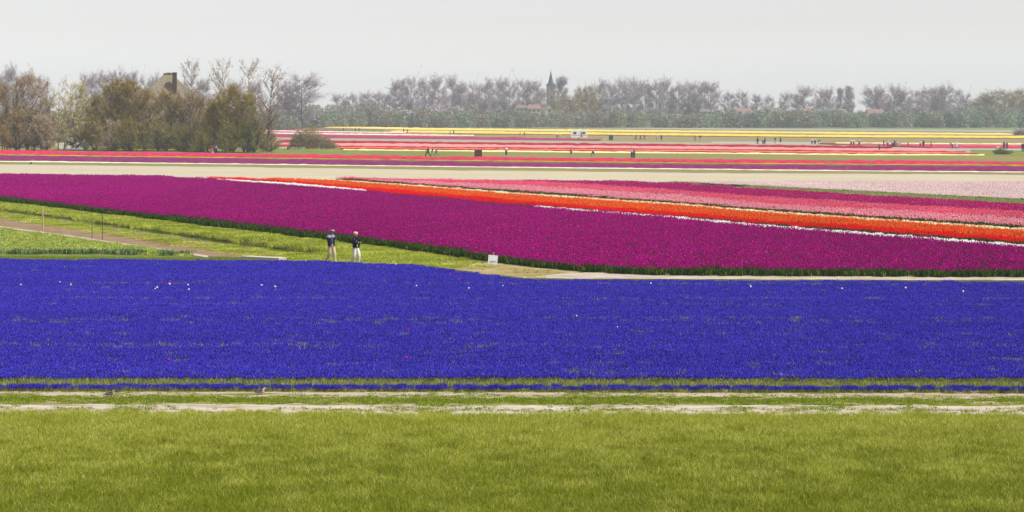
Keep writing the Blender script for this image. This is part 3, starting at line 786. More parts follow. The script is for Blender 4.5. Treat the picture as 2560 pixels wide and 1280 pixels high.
P3 = np.concatenate([fill(polyg([(-500, 944), (3060, 948)], 0.16, [(-500, 962), (3060, 967)], 0.05), 0.45, 0, 0.3, 11), line_pts([(-500, 975), (0, 975.5), (1280, 977), (2560, 980), (3060, 981)], 0.4, 0, 0.06, 66)])
scatter('muscari_leaf_row', P3, NG_BLUE, 8, 'green leafy gap between the blue field and its outlying row', 'leaves', idx=np.random.default_rng(5).choice([6, 7, 7, 6, 6, 7], len(P3)), seed=6, sx=0.6, sz=np.random.default_rng(9).uniform(0.6, 0.95, len(P3)))

# ------------------------------------------------------------------ grass
MEADOW = mat_plant('meadow_blade', [(0.0, lin(90, 94, 12)), (0.35, lin(126, 132, 34)), (0.7, lin(152, 156, 62)), (0.95, lin(178, 178, 94)), (1.0, lin(208, 202, 146))], 0.3, big=0.05, inst=0.16, bigscale=0.6, gain=1.5)
DIMMED = mat_plant('dimmed_meadow_blade', [(0.0, lin(70, 78, 6)), (0.35, lin(104, 114, 20)), (0.7, lin(132, 140, 40)), (0.95, lin(158, 162, 70)), (1.0, lin(196, 192, 126))], 0.3, big=0.05, inst=0.12, bigscale=0.6, gain=1.4)  # darker meadow copy: falloff of light towards the camera put into blade colour
NG_MEADOW = scatter_group('meadow_scatter', [blade_patch('meadow_patch', s, 1.05, 1150, 0.06, 0.19, 0.009, [MEADOW if s < 7 else DIMMED], 0.9, clump=170, wind=(0.10, 0.04)) for s in range(1, 11)])
P = fill(polyg([(-500, 1026), (0, 1028), (2560, 1035), (3060, 1036)], 0.10, [(-500, 1500), (3060, 1500)], 0.0), 0.5, 0.0, 0.3, 12)
gm = np.random.default_rng(2)
szm = 0.96 + 0.08 * n1(P[:, 0] + 0.7 * P[:, 1] + 300, 0.45, 3) * n1(P[:, 1] - 0.5 * P[:, 0] + 300, 0.6, 4) + gm.normal(0, 0.06, len(P))
dimmed = gm.uniform(0, 1, len(P)) < np.clip((52.0 - P[:, 1]) / 11.0, 0.0, 0.95)  # painted falloff: the darker blades grow commoner towards the camera
scatter('meadow_grass', P, NG_MEADOW, 10, 'tall soft olive green grass filling the bottom of the picture', 'grass', seed=7, sz=szm, sx=0.72, idx=np.where(dimmed, gm.integers(6, 10, len(P)), gm.integers(0, 6, len(P))), rz=np.random.default_rng(8).uniform(-0.9, 0.9, len(P)))

VERGE = mat_plant('verge_blade', [(0.0, lin(84, 108, 10)), (0.5, lin(122, 144, 24)), (0.85, lin(154, 168, 50)), (1.0, lin(196, 188, 112))], 0.3, inst=0.2, gain=1.0)
NG_VERGE = scatter_group('verge_scatter', [blade_patch('verge_patch', s, 0.9, 240, 0.03, 0.075, 0.014, [VERGE], 0.9, clump=14) for s in (11, 12, 13)])
P = np.concatenate([fill(polyg([(-500, 992), (1280, 995), (3060, 998)], 0, [(-500, 1006), (1280, 1008), (3060, 1011)], 0), 0.42, 0, 0.45, 13),
                    fill(polyg([(-500, 966), (3060, 974)], 0, [(-500, 976), (3060, 983)], 0), 0.5, 0, 0.45, 14)])
T = fill(polyg([(-500, 976), (3060, 982)], 0, [(-500, 1030), (3060, 1036)], 0), 0.5, 0, 0.45, 15)
yT = YH + F * H / T[:, 1]
nT = n1(T[:, 0] + 300, 0.5, 7) * 0.6 + n1(T[:, 0] + 300, 1.7, 8) * 0.4 + 0.15 * np.sin(T[:, 1] * 3.0)
keep = np.where(yT < 986, nT > 0.66, np.where(yT < 996, nT > 0.45, np.where((yT < 1013) | (yT > 1024), nT > 0.42, nT > 0.60))) & (np.random.default_rng(5).uniform(0, 1, len(T)) < 0.7)
P = np.concatenate([P, T[keep]])
scatter('verge_tufts', P, NG_VERGE, 3, 'short bright green tufts along the sandy track in front of the blue field', 'grass', seed=8)

BANK = mat_plant('bank_blade', [(0.0, lin(76, 92, 10)), (0.45, lin(124, 136, 34)), (0.8, lin(158, 162, 64)), (1.0, lin(194, 190, 110))], 0.3, big=0.18, inst=0.25, bigscale=0.35, gain=1.5)
NG_BANK = scatter_group('bank_scatter', [blade_patch('bank_patch', s, 1.2, 320, 0.10, 0.34, 0.02, [BANK], 1.1, clump=26, wind=(0.45, -0.3)) for s in (21, 22, 23)])
uu, vv = np.meshgrid(np.arange(-330, -92, 0.62), np.arange(V0 - 5.2, V0 + 4.1, 0.62), indexing='ij')
gb = np.random.default_rng(31)
uu = uu.ravel() + gb.uniform(-.3, .3, uu.size); vv = vv.ravel() + gb.uniform(-.3, .3, vv.size)
Pb = np.stack([uu * EU[0] + vv * EV[0], uu * EU[1] + vv * EV[1]], -1)
zb_ = ground_z(Pb[:, 0], Pb[:, 1])
yb = YH + F * (H - zb_) / Pb[:, 1]; xb = CX + F * Pb[:, 0] / Pb[:, 1]
ok = (zb_ > -0.36) & (vv < V0 + 4.0) & ~((yb > 640) & (xb > 1060)) & (Pb[:, 1] > 113)
near_side = vv < V0
ok &= ~(near_side & (gb.uniform(0, 1, len(vv)) < np.where(vv > V0 - 2.2, 0.85, 0.3)))
szb = np.where(near_side, 0.22, np.where(vv < V0 + 2.2, 0.72, 0.3)) * (0.35 + 0.9 * n1(uu + 500, 0.55, 12) + 0.5 * n1(uu + 500, 0.12, 13)) + gb.normal(0, 0.06, len(vv))
scatter('bank_grass', np.concatenate([Pb, zb_[:, None]], 1)[ok], NG_BANK, 3, 'long bright yellow green grass on the banks of the ditch', 'grass', seed=9, sz=np.maximum(szb, 0.16)[ok])

CROP = mat_plant('crop_leaf', [(0.0, lin(110, 122, 44)), (0.5, lin(142, 154, 66)), (0.85, lin(168, 176, 92)), (1.0, lin(196, 200, 136))], 0.25, inst=0.15, big=0.1, bigscale=0.3, gain=1.25)
NG_CROP = scatter_group('crop_scatter', [blade_patch('crop_patch', s, 1.0, 170, 0.07, 0.17, 0.045, [CROP], 1.1) for s in (31, 32, 33)])
P = fill(polyg([(-420, 518), (0, 572), (230, 603), (470, 639)], 0, [(-420, 632), (0, 634), (300, 636), (470, 640)], 0), 0.75, ROW_ANG, 0.2, 17)
scatter('leafy_crop', P, NG_CROP, 3, 'pale green leafy crop in the wedge beside the brown soil path', 'crop', seed=10)
CROP2 = mat_plant('cabbage_leaf', [(0.0, lin(66, 96, 48)), (0.5, lin(100, 132, 74)), (1.0, lin(170, 188, 136))], 0.2, inst=0.2)
NG_CROP2 = scatter_group('crop_row_scatter', [leaf_clump('crop_row_clump', s, 60, 0.45, 0.34, CROP2) for s in (41, 42)])
scatter('crop_front_row', line_pts([(-500, 633), (0, 634.5), (300, 636.5), (450, 638.5)], 0.3, 0, 0.3, 6), NG_CROP2, 2, 'bluish green leafy front row of the pale crop wedge', 'crop', seed=11)
P = fill(polyg([(-500, 638), (600, 645), (760, 648)], 0, [(-500, 650), (600, 655), (760, 657)], 0), 0.5, 0, 0.3, 18)
scatter('field_edge_tufts', P, NG_VERGE, 3, 'strip of short green grass along the far left edge of the blue field', 'grass', seed=12)
Pv = fill(polyg([(740, 636), (900, 634), (1080, 640), (1230, 657)], 0, [(740, 656), (900, 664), (1080, 668), (1230, 672)], 0), 0.55, 0.1, 0.45, 20)
gv = np.random.default_rng(16); xv = CX + F * Pv[:, 0] / Pv[:, 1]
kv = gv.uniform(0, 1, len(Pv)) < np.clip((1240 - xv) / 260, 0.05, 1)
scatter('headland_grass', Pv[kv], NG_BANK, 3, 'short bright grass round the feet of the two walkers', 'grass', seed=19, sz=(0.3 + 0.25 * gv.uniform(0, 1, len(Pv)))[kv])
P = fill(polyg([(1040, 648), (1240, 664), (1420, 684)], 0, [(1040, 663), (1240, 690), (1420, 702)], 0), 0.9, 0.2, 0.5, 19)
P = P[np.random.default_rng(6).uniform(0, 1, len(P)) < 0.35]
DRY = mat_plant('dry_blade', [(0.0, lin(140, 130, 60)), (0.6, lin(182, 166, 100)), (1.0, lin(214, 196, 150))], 0.3, inst=0.2)
NG_DRY = scatter_group('dry_scatter', [blade_patch('dry_patch', s, 1.0, 150, 0.04, 0.11, 0.014, [DRY], 0.9, clump=12) for s in (51, 52)])
scatter('dry_tufts', P, NG_DRY, 2, 'sparse dry tufts on the trodden ground around the white sign', 'grass', seed=13)

# water in the ditch
M_WATER, nt, out = new_mat('ditch_water')
b = nt.nodes.new('ShaderNodeBsdfPrincipled'); b.inputs['Base Color'].default_value = lin(26, 32, 12); b.inputs['Roughness'].default_value = 0.12
nz = noise(nt, 3.0, 2.0); bp = nt.nodes.new('ShaderNodeBump'); bp.inputs['Distance'].default_value = 0.01
nt.links.new(nz.outputs['Fac'], bp.inputs['Height']); nt.links.new(bp.outputs[0], b.inputs['Normal']); nt.links.new(b.outputs[0], out.inputs['Surface'])
us = np.arange(-420, -104, 3.0)
wv = []
for s in (-1.0, 0.9):
    for u in us: p = u * EU + (V0 + s) * EV; wv.append((p[0], p[1], -0.33))
n = len(us); a = np.arange(n - 1)
prop(obj('water', mesh_np('water', wv, [np.stack([a, a + 1, a + n + 1, a + n], -1)], [M_WATER])), kind='structure')

# ------------------------------------------------------------------ trees
def bez(p0, p1, p2, n):
    t = np.linspace(0, 1, n)[:, None]
    return (1 - t) ** 2 * p0 + 2 * t * (1 - t) * p1 + t ** 2 * p2

class Wood:
    """tapered limbs (4 to 6 sided tubes) and thin twigs / leaves as single faces"""
    def __init__(s): s.wv = []; s.wq = []; s.nw = 0; s.tv = []; s.tval = []; s.lv = []; s.lval = []
    def limb(s, pts, r0, r1, n=5):
        pts = np.asarray(pts); m = len(pts)
        rr = np.linspace(r0, r1, m)
        d = np.gradient(pts, axis=0); d /= np.linalg.norm(d, axis=1)[:, None] + 1e-9
        a = np.cross(d, np.where(np.abs(d[:, 2:3]) < 0.9, [[0, 0, 1.0]], [[1.0, 0, 0]])); a /= np.linalg.norm(a, axis=1)[:, None] + 1e-9
        b = np.cross(d, a); t = np.arange(n) * 2 * math.pi / n
        v = pts[:, None] + rr[:, None, None] * (np.cos(t)[None, :, None] * a[:, None] + np.sin(t)[None, :, None] * b[:, None])
        s.wv.append(v.reshape(-1, 3))
        i = (np.arange(m - 1)[:, None] * n + np.arange(n)[None, :]); j = (np.arange(m - 1)[:, None] * n + (np.arange(n)[None, :] + 1) % n)
        s.wq.append((np.stack([i, j, j + n, i + n], -1).reshape(-1, 4)) + s.nw)
        s.nw += m * n
    def twigs(s, base, dirs, width, val):
        """thin tapering triangles"""
        n = len(base)
        side = np.cross(dirs, RT.normal(0, 1, (n, 3))); side /= np.linalg.norm(side, axis=1)[:, None] + 1e-9
        w = (np.asarray(width) * np.ones(n))[:, None] * 0.5
        s.tv.append(np.stack([base - side * w, base + side * w, base + dirs], 1).reshape(-1, 3)); s.tval.append(np.repeat(val, 3))
    def leaves(s, pos, size, val):
        n = len(pos); a = RT.normal(0, 1, (n, 3)); b = RT.normal(0, 1, (n, 3))
        a /= np.linalg.norm(a, axis=1)[:, None]; b /= np.linalg.norm(b, axis=1)[:, None]
        sz = (np.asarray(size) * np.ones(n))[:, None]
        s.lv.append(np.stack([pos - a * sz * .5, pos + b * sz * .5, pos + a * sz * .5], 1).reshape(-1, 3)); s.lval.append(np.repeat(val, 3))
    def meshes(s, nm, wood, twig, leaf):
        tr = mesh_np(nm + '_trunk', np.concatenate(s.wv), [np.concatenate(s.wq)], [wood], smooth=True)
        tv = np.concatenate(s.tv) if s.tv else np.zeros((0, 3)); lv = np.concatenate(s.lv) if s.lv else np.zeros((0, 3))
        v = np.concatenate([tv, lv]); val = np.concatenate([np.concatenate(s.tval) if s.tval else np.zeros(0), np.concatenate(s.lval) if s.lval else np.zeros(0)])
        f = np.arange(len(v)).reshape(-1, 3)
        cr = mesh_np(nm + '_crown', v, [f], [twig, leaf], [0] * (len(tv) // 3) + [1] * (len(lv) // 3), {'v': val})
        return tr, cr

RT = np.random.default_rng(77)

def make_tree(seed, Ht, Wd, limbs=34, twigs=3200, leaves=0, stems=1, low=0.22, steep=0.9, tr=0.22, tw_len=0.9, tw_w=0.04, leaf_size=0.18, shape='round', lean=0.0, clump=0.9, tip_leaf=False, subs=4):
    """crown fills an envelope of height Ht and width Wd; limbs reach its shell, twigs crowd round them"""
    global RT
    RT = g = np.random.default_rng(seed)
    W = Wood()
    bases, dirs = [], []
    stem_lines = []
    for k in range(stems):
        a = g.uniform(0, 6.28); rr = 0 if stems == 1 else Wd * 0.10 * g.uniform(0.4, 1)
        b0 = np.array([rr * math.cos(a), rr * math.sin(a), -0.15])
        top = np.array([lean * Ht + (0 if stems == 1 else Wd * 0.30 * math.cos(a) * g.uniform(0.5, 1.2)), (0 if stems == 1 else Wd * 0.30 * math.sin(a) * g.uniform(0.5, 1.2)), Ht * (0.92 if stems == 1 else g.uniform(0.6, 0.9))])
        mid = (b0 + top) * 0.5 + np.append(g.normal(0, Wd * 0.04, 2), 0)
        L = bez(b0, mid, top, 9)
        stem_lines.append(L)
        W.limb(L, tr * (1 if stems == 1 else 0.7), tr * 0.12, 6)
    for i in range(limbs):
        L = stem_lines[i % stems]
        t = g.uniform(0, 1) ** 0.8
        z = Ht * (low + (1 - low) * t)
        if shape == 'round': prof = math.sqrt(max(0.02, 1 - ((t - 0.42) / 0.62) ** 2))
        elif shape == 'dome': prof = math.sqrt(max(0.02, 1 - t ** 2.2))
        elif shape == 'column': prof = 0.35 + 0.65 * math.sin(math.pi * min(1, 0.15 + 0.85 * (1 - t))) if t < 0.97 else 0.2
        elif shape == 'cone': prof = max(0.05, 1 - t)
        elif shape == 'vase': prof = 0.35 + 0.65 * math.sin(math.pi * (0.2 + 0.7 * t))
        a = g.uniform(0, 6.28); rad = Wd / 2 * prof * (g.uniform(0.5, 1.0) ** 0.6 if shape == 'dome' else g.uniform(0.55, 1.05))
        cx = np.interp(z, L[:, 2], L[:, 0]); cy = np.interp(z, L[:, 2], L[:, 1])
        tip = np.array([cx * 0.5 + lean * z * 0.5 + rad * math.cos(a), cy * 0.5 + rad * math.sin(a), z])
        zb = max(Ht * low * 0.6, min(z - rad * steep, Ht * 0.9))
        if zb > z: zb = z * 0.8
        st = np.array([np.interp(zb, L[:, 2], L[:, 0]), np.interp(zb, L[:, 2], L[:, 1]), zb])
        md = (st + tip) / 2 + np.array([0, 0, -0.08 * rad]) + g.normal(0, 0.06 * rad + 0.02, 3)
        Lb = bez(st, md, tip, 6)
        r0 = tr * 0.32 * (1 - 0.6 * t) + 0.015
        W.limb(Lb, r0, 0.012, 4)
        segs = [Lb[2:]]
        for j in range(subs):
            k = g.integers(2, 6); p = Lb[min(k, 5)]
            dv = (tip - st); dv /= np.linalg.norm(dv) + 1e-6
            e = p + (dv * 0.6 + g.normal(0, 0.55, 3) + np.array([0, 0, 0.45])) * clump * g.uniform(0.6, 1.3)
            Ls = bez(p, (p + e) / 2 + g.normal(0, 0.1, 3), e, 4)
            W.limb(Ls, r0 * 0.45, 0.008, 3); segs.append(Ls)
        for S in segs:
            S = np.asarray(S)
            idx = g.integers(0, len(S) - 1, 8); f = g.uniform(0, 1, (8, 1))
            bases.append(S[idx] * (1 - f) + S[idx + 1] * f); dd = S[-1] - S[0]; dd = dd / (np.linalg.norm(dd) + 1e-6)
            dirs.append(np.repeat(dd[None], 8, 0))
    Bs = np.concatenate(bases); Ds = np.concatenate(dirs)
    k = g.integers(0, len(Bs), twigs)
    d = Ds[k] * 0.5 + g.normal(0, 0.6, (twigs, 3)) + np.array([0, 0, 0.35])
    d *= (tw_len * g.uniform(0.4, 1.2, twigs) / (np.linalg.norm(d, axis=1) + 1e-6))[:, None]
    b0 = Bs[k] + g.normal(0, 0.12 * clump, (twigs, 3))
    W.twigs(b0, d, tw_w * g.uniform(0.6, 1.3, twigs), g.uniform(0, 1, twigs))
    if leaves:
        k2 = g.integers(0, twigs, leaves)
        if tip_leaf:
            zz = b0[k2, 2] / Ht; pr = np.clip((zz - 0.35) * 1.6, 0.05, 1); keep = g.uniform(0, 1, leaves) < pr; k2 = k2[keep]
        W.leaves(b0[k2] + d[k2] * g.uniform(0.3, 1.1, (len(k2), 1)), leaf_size * g.uniform(0.6, 1.3, len(k2)), g.uniform(0, 1, len(k2)))
    return W

BARK = mat_plain('grey_brown_bark', lin(112, 100, 88), 0.9, 0.25, 1.5)
BARK_PALE = mat_plain('pale_bark', lin(158, 146, 130), 0.9, 0.2, 1.5)
BARK_FAR = mat_plain('far_bark', lin(92, 80, 76), 0.9, 0.2, 0.8)
TW_GREY = mat_plant('mauve_grey_twig', [(0, lin(134, 120, 126)), (0.5, lin(154, 140, 146)), (1, lin(176, 163, 168))], 0.1, gain=1.3)  # part of the distance haze is put into this pale twig colour
TW_BROWN = mat_plant('brown_twig', [(0, lin(104, 88, 50)), (0.5, lin(136, 118, 74)), (1, lin(172, 152, 106))], 0.15, gain=1.3)
TW_OLIVE = mat_plant('olive_twig', [(0, lin(100, 86, 30)), (0.5, lin(132, 114, 46)), (1, lin(166, 146, 74))], 0.15, gain=1.3)
TW_PALE = mat_plant('pale_twig', [(0, lin(128, 110, 86)), (0.5, lin(160, 142, 116)), (1, lin(194, 176, 150))], 0.15, gain=1.15)
LF_OLIVE = mat_plant('olive_leaf', [(0, lin(104, 98, 34)), (0.5, lin(132, 124, 48)), (1, lin(160, 150, 72))], 0.3, gain=1.15)
LF_GREEN = mat_plant('mid_green_leaf', [(0, lin(72, 86, 36)), (0.5, lin(98, 112, 52)), (1, lin(132, 144, 76))], 0.3, gain=1.15)
LF_YELLOW = mat_plant('yellow_green_leaf', [(0, lin(176, 172, 90)), (0.5, lin(204, 198, 118)), (1, lin(228, 222, 156))], 0.4, gain=1.2)
LF_RUST = mat_plant('rusty_young_leaf', [(0, lin(140, 96, 62)), (0.5, lin(168, 122, 84)), (1, lin(196, 152, 112))], 0.3)
LF_DARK = mat_plant('dark_conifer_needle', [(0, lin(22, 38, 34)), (0.5, lin(34, 52, 46)), (1, lin(56, 76, 62))], 0.1)
LF_FARGREEN = mat_plant('far_green_leaf', [(0, lin(104, 118, 96)), (0.5, lin(130, 144, 114)), (1, lin(156, 168, 134))], 0.25, gain=1.0)
LF_MAUVE = mat_plant('reddish_bud', [(0, lin(112, 88, 84)), (0.5, lin(136, 108, 102)), (1, lin(160, 134, 124))], 0.2)
LF_BLUE = mat_plant('blue_green_topiary_leaf', [(0, lin(70, 108, 92)), (0.5, lin(104, 146, 126)), (1, lin(150, 182, 164))], 0.2)

def plant_tree(name, meshes, x, ybase, label, cat='tree', group=None, scale=1.0, rz=0.0, sxy=None, d=None):
    if d is None: p = gp(x, ybase)
    else: p = ((x - CX) * d / F, d, 0.0)
    t = empty(name, p, rz)
    t.scale = (sxy or scale, sxy or scale, scale)
    for nm, me in zip(('trunk', 'crown'), meshes):
        obj(nm, me, t)
    return prop(t, label, cat, group)

def px_h(ybase, ytop): d = F * H / (ybase - YH); return (ybase - ytop) * d / F
def px_w(ybase, w): return w * H / (ybase - YH)

# --- the thicket round the farmhouse (each shrub or tree its own growth)
def thicket(name, seed, x, yb, yt, wpx, label, wood, twig, leaf, **kw):
    W = make_tree(seed, px_h(yb, yt), px_w(yb, wpx), **kw)
    return plant_tree(name, W.meshes(name, wood, twig, leaf), x, yb, label, kw.get('cat', 'tree'), 'trees and shrubs round the farmhouse')

BR = dict(limbs=96, twigs=13000, stems=6, low=0.12, steep=1.5, tr=0.16, tw_len=0.85, tw_w=0.05, leaf_size=0.26, shape='dome', subs=5)
thicket('multi_stem_tree', 1, 18, 376, 216, 120, 'bare grey brown multi stemmed tree at the very left edge', BARK, TW_BROWN, LF_OLIVE, leaves=1500, **BR)
thicket('multi_stem_tree', 2, 78, 377, 190, 130, 'tallest grey green twiggy tree of the clump left of the driveway', BARK, TW_PALE, LF_OLIVE, leaves=1800, **BR)
thicket('willow_tree', 3, 150, 376, 206, 150, 'willow with pale trunks and fresh yellow green leaves beside the driveway', BARK_PALE, TW_PALE, LF_YELLOW, leaves=7500, **{**BR, 'shape': 'round', 'lean': 0.06, 'stems': 5, 'low': 0.2, 'twigs': 7500, 'limbs': 110})
thicket('willow_tree', 4, 205, 374, 262, 95, 'low spreading yellow green bough tree reaching over the driveway', BARK_PALE, TW_PALE, LF_YELLOW, leaves=3000, **{**BR, 'shape': 'round', 'stems': 3, 'low': 0.35, 'twigs': 2500, 'limbs': 44})
thicket('bramble_shrub', 5, 40, 377.5, 285, 120, 'low brown twiggy shrub in front of the left clump of trees', BARK, TW_BROWN, LF_GREEN, leaves=1500, **{**BR, 'limbs': 60})
thicket('bramble_shrub', 6, 112, 377.5, 292, 90, 'low twiggy shrub just left of the driveway mouth', BARK, TW_PALE, LF_YELLOW, leaves=900, **{**BR, 'limbs': 60})
thicket('conifer_tree', 7, 190, 372, 306, 48, 'dark blue green conifer standing behind the driveway', BARK, LF_DARK, LF_DARK, leaves=5200, **dict(limbs=70, twigs=2500, stems=1, low=0.05, steep=0.1, tr=0.12, tw_len=0.6, tw_w=0.08, leaf_size=0.35, shape='cone', subs=3, clump=0.5))
thicket('olive_shrub', 8, 238, 377, 300, 72, 'rounded olive shrub behind the clipped ball bush', BARK, TW_OLIVE, LF_OLIVE, leaves=3400, **{**BR, 'limbs': 60, 'twigs': 4500})
thicket('multi_stem_tree', 9, 278, 376, 206, 116, 'broad olive brown domed tree nearest the driveway, left of the thatched roof', BARK, TW_OLIVE, LF_OLIVE, leaves=3600, tip_leaf=True, **{**BR, 'limbs': 130, 'twigs': 19000})
thicket('multi_stem_tree', 10, 318, 376.5, 207, 104, 'olive brown domed tree with many grey stems in front of the left roof slope', BARK, TW_OLIVE, LF_OLIVE, leaves=3600, tip_leaf=True, **{**BR, 'limbs': 130, 'twigs': 19000})
thicket('multi_stem_tree', 11, 408, 377, 231, 116, 'grey brown domed tree directly below the brick chimney', BARK, TW_BROWN, LF_OLIVE, leaves=2800, tip_leaf=True, **{**BR, 'limbs': 120, 'twigs': 17000})
thicket('multi_stem_tree', 12, 468, 377, 236, 90, 'thinner olive tree in front of the house windows', BARK, TW_BROWN, LF_OLIVE, leaves=2600, tip_leaf=True, **{**BR, 'limbs': 90, 'twigs': 11000})
thicket('multi_stem_tree', 13, 562, 380, 222, 118, 'olive green domed tree right of the house windows, behind the red jacket', BARK, TW_OLIVE, LF_OLIVE, leaves=4200, **{**BR, 'limbs': 130, 'twigs': 19000})
thicket('multi_stem_tree', 14, 614, 380.5, 238, 100, 'olive green tree at the right end of the thicket', BARK, TW_OLIVE, LF_OLIVE, leaves=3800, **{**BR, 'limbs': 76, 'twigs': 7200})
thicket('green_shrub', 15, 628, 381.5, 308, 84, 'dense mid green shrub at the right end of the thicket, nearest the tall bare trunk', BARK, TW_OLIVE, LF_GREEN, leaves=4500, **{**BR, 'limbs': 60, 'twigs': 3800})
thicket('green_shrub', 16, 575, 381.5, 318, 84, 'dark green low shrub just right of the light blue jacket', BARK, TW_OLIVE, LF_GREEN, leaves=4500, **{**BR, 'limbs': 60, 'twigs': 3800})
thicket('green_shrub', 17, 455, 379, 322, 72, 'green shrub under the left house windows', BARK, TW_OLIVE, LF_GREEN, leaves=3500, **{**BR, 'limbs': 50, 'twigs': 3200})
thicket('green_shrub', 18, 400, 378.5, 308, 86, 'brown green shrub at the foot of the domed trees below the chimney', BARK, TW_BROWN, LF_GREEN, leaves=3000, **{**BR, 'limbs': 50, 'twigs': 4200})
thicket('green_shrub', 19, 335, 378.5, 305, 90, 'dark brown twiggy shrub in the middle of the thicket', BARK, TW_OLIVE, LF_GREEN, leaves=2600, **{**BR, 'limbs': 50, 'twigs': 4600})
thicket('green_shrub', 20, 280, 378, 312, 84, 'pale twiggy shrub just right of the clipped ball bush', BARK_PALE, TW_PALE, LF_OLIVE, leaves=1500, **{**BR, 'limbs': 50, 'twigs': 4600})
thicket('russet_shrub', 21, 672, 380, 340, 60, 'small russet twiggy shrub at the foot of the tall bare trunk', BARK, TW_BROWN, LF_RUST, leaves=1200, **{**BR, 'limbs': 40, 'twigs': 2600, 'stems': 4})
thicket('multi_stem_tree', 23, 508, 377, 246, 84, 'brown twiggy tree in front of the right slope of the thatched roof', BARK, TW_BROWN, LF_RUST, leaves=1200, **{**BR, 'limbs': 90, 'twigs': 12000})
thicket('multi_stem_tree', 24, 366, 377.5, 232, 84, 'grey brown tree filling the dip before the left slope of the thatched roof', BARK, TW_BROWN, LF_OLIVE, leaves=2400, tip_leaf=True, **{**BR, 'limbs': 90, 'twigs': 12000})
thicket('multi_stem_tree', 25, 532, 379.5, 262, 76, 'lower olive tree between the house windows and the red jacket', BARK, TW_OLIVE, LF_OLIVE, leaves=2400, **{**BR, 'limbs': 80, 'twigs': 10000})
thicket('multi_stem_tree', 26, 236, 375, 246, 76, 'pale brown twiggy tree rising behind the rounded olive shrub by the driveway', BARK, TW_BROWN, LF_OLIVE, leaves=2000, **{**BR, 'limbs': 80, 'twigs': 9000})
thicket('green_shrub', 22, 505, 381, 340, 60, 'low green shrub behind the person in dark clothes', BARK, TW_OLIVE, LF_GREEN, leaves=2600, **{**BR, 'limbs': 40, 'twigs': 2600})
POP = dict(limbs=70, twigs=1500, leaves=520, stems=1, low=0.22, steep=1.2, tr=0.17, tw_len=0.8, tw_w=0.04, leaf_size=0.34, shape='vase', subs=3, clump=0.8)
thicket('poplar_tree', 31, 478, 378, 154, 74, 'slender bare poplar nearest the chimney', BARK_PALE, TW_PALE, LF_RUST, **POP)
thicket('poplar_tree', 32, 556, 379, 148, 88, 'tallest slender bare poplar, second from the chimney', BARK_PALE, TW_PALE, LF_RUST, **POP)
thicket('poplar_tree', 33, 622, 379, 152, 80, 'slender bare poplar, third from the chimney', BARK_PALE, TW_PALE, LF_RUST, **POP)
thicket('poplar_tree', 34, 668, 382, 168, 84, 'slender poplar with a bare trunk standing clear at the right of the thicket', BARK, TW_PALE, LF_RUST, **{**POP, 'lean': 0.07, 'low': 0.3})
# clipped ball bush
W = Wood(); RT = np.random.default_rng(5)
W.limb(np.array([[0, 0, -0.1], [0, 0, 0.4], [0, 0, 0.8]]), 0.06, 0.04)
q = RT.normal(0, 1, (2600, 3)); q /= np.linalg.norm(q, axis=1)[:, None]
q *= (0.72 + RT.normal(0, 0.03, 2600))[:, None]; q[:, 2] = q[:, 2] * (1.02) + np.where(q[:, 2] > 0.5, (q[:, 2] - 0.5) * 0.5, 0) + 0.78
W.leaves(q, 0.12, RT.uniform(0, 1, 2600))
t = plant_tree('ball_bush', W.meshes('ball_bush', BARK, LF_BLUE, LF_BLUE), 214, 374.5, 'blue green bush clipped to a pointed ball beside the driveway', 'bush')

# --- far trees along the horizon; a few growths, each tree its own object
def far_variants(n, seed, **kw):
    return [make_tree(seed + i, 20.0, kw.get('Wd', 11.0), **{k: v for k, v in kw.items() if k not in ('Wd', 'mats')}).meshes('far_tree', *kw['mats']) for i in range(n)]
FT = dict(limbs=64, twigs=8000, stems=1, low=0.12, steep=0.5, tr=0.30, tw_len=1.6, tw_w=0.085, leaf_size=0.34, subs=6, clump=2.0)
V_BARE = far_variants(5, 100, leaves=1200, shape='round', mats=(BARK_FAR, TW_GREY, LF_MAUVE), **FT)
V_GREEN = far_variants(3, 120, leaves=2600, shape='round', mats=(BARK_FAR, TW_BROWN, LF_FARGREEN), **FT)
V_COL = far_variants(2, 130, Wd=5.0, leaves=900, shape='column', mats=(BARK_FAR, TW_GREY, LF_FARGREEN), **{**FT, 'low': 0.06, 'steep': 2.2, 'clump': 0.8})
ORD = ['first', 'second', 'third', 'fourth', 'fifth', 'sixth', 'seventh', 'eighth', 'ninth', 'tenth', 'eleventh', 'twelfth', 'thirteenth', 'fourteenth', 'fifteenth', 'sixteenth', 'seventeenth', 'eighteenth', 'nineteenth', 'twentieth', 'twenty-first', 'twenty-second', 'twenty-third', 'twenty-fourth']
gt_ = np.random.default_rng(9)
def far_row(specs, variants, text, d0, wscale=1.3, name='bare_tree', group='far trees along the horizon'):
    for i, (x, yt, wpx) in enumerate(specs):
        d = d0 + gt_.uniform(-25, 25)
        ht = (H + (YH - yt) * d / F) * gt_.uniform(0.94, 1.03)
        sc = ht / 20.0
        w = wpx * d / F
        vw = 5.0 if variants is V_COL else 11.0
        k = gt_.integers(0, len(variants))
        plant_tree(name, variants[k], x, 0, text % (ORD[i] if len(specs) > 1 else 'the'), 'tree', group, scale=sc, rz=gt_.uniform(0, 6.28), sxy=w / vw * wscale, d=d)
far_row([(6, 184, 44), (34, 180, 46), (66, 183, 44), (98, 188, 44)], V_BARE, 'hazy bluish bare tree, %s from the left, far behind the willow clump', 1010)
far_row([(222, 192, 44), (256, 188, 48), (292, 186, 46), (330, 187, 44), (364, 192, 42), (392, 196, 40)], V_BARE, 'hazy bluish tree, %s in the far row left of the thatched roof', 1010)
far_row([(472, 196, 44), (510, 200, 40), (592, 204, 44), (640, 206, 40), (712, 208, 40)], V_BARE, 'hazy bare tree, %s from the left, far behind the slender poplars', 1010)
far_row([(755, 198, 78)], V_BARE, '%s lone round crowned bare tree in the gap right of the poplars', 1010)
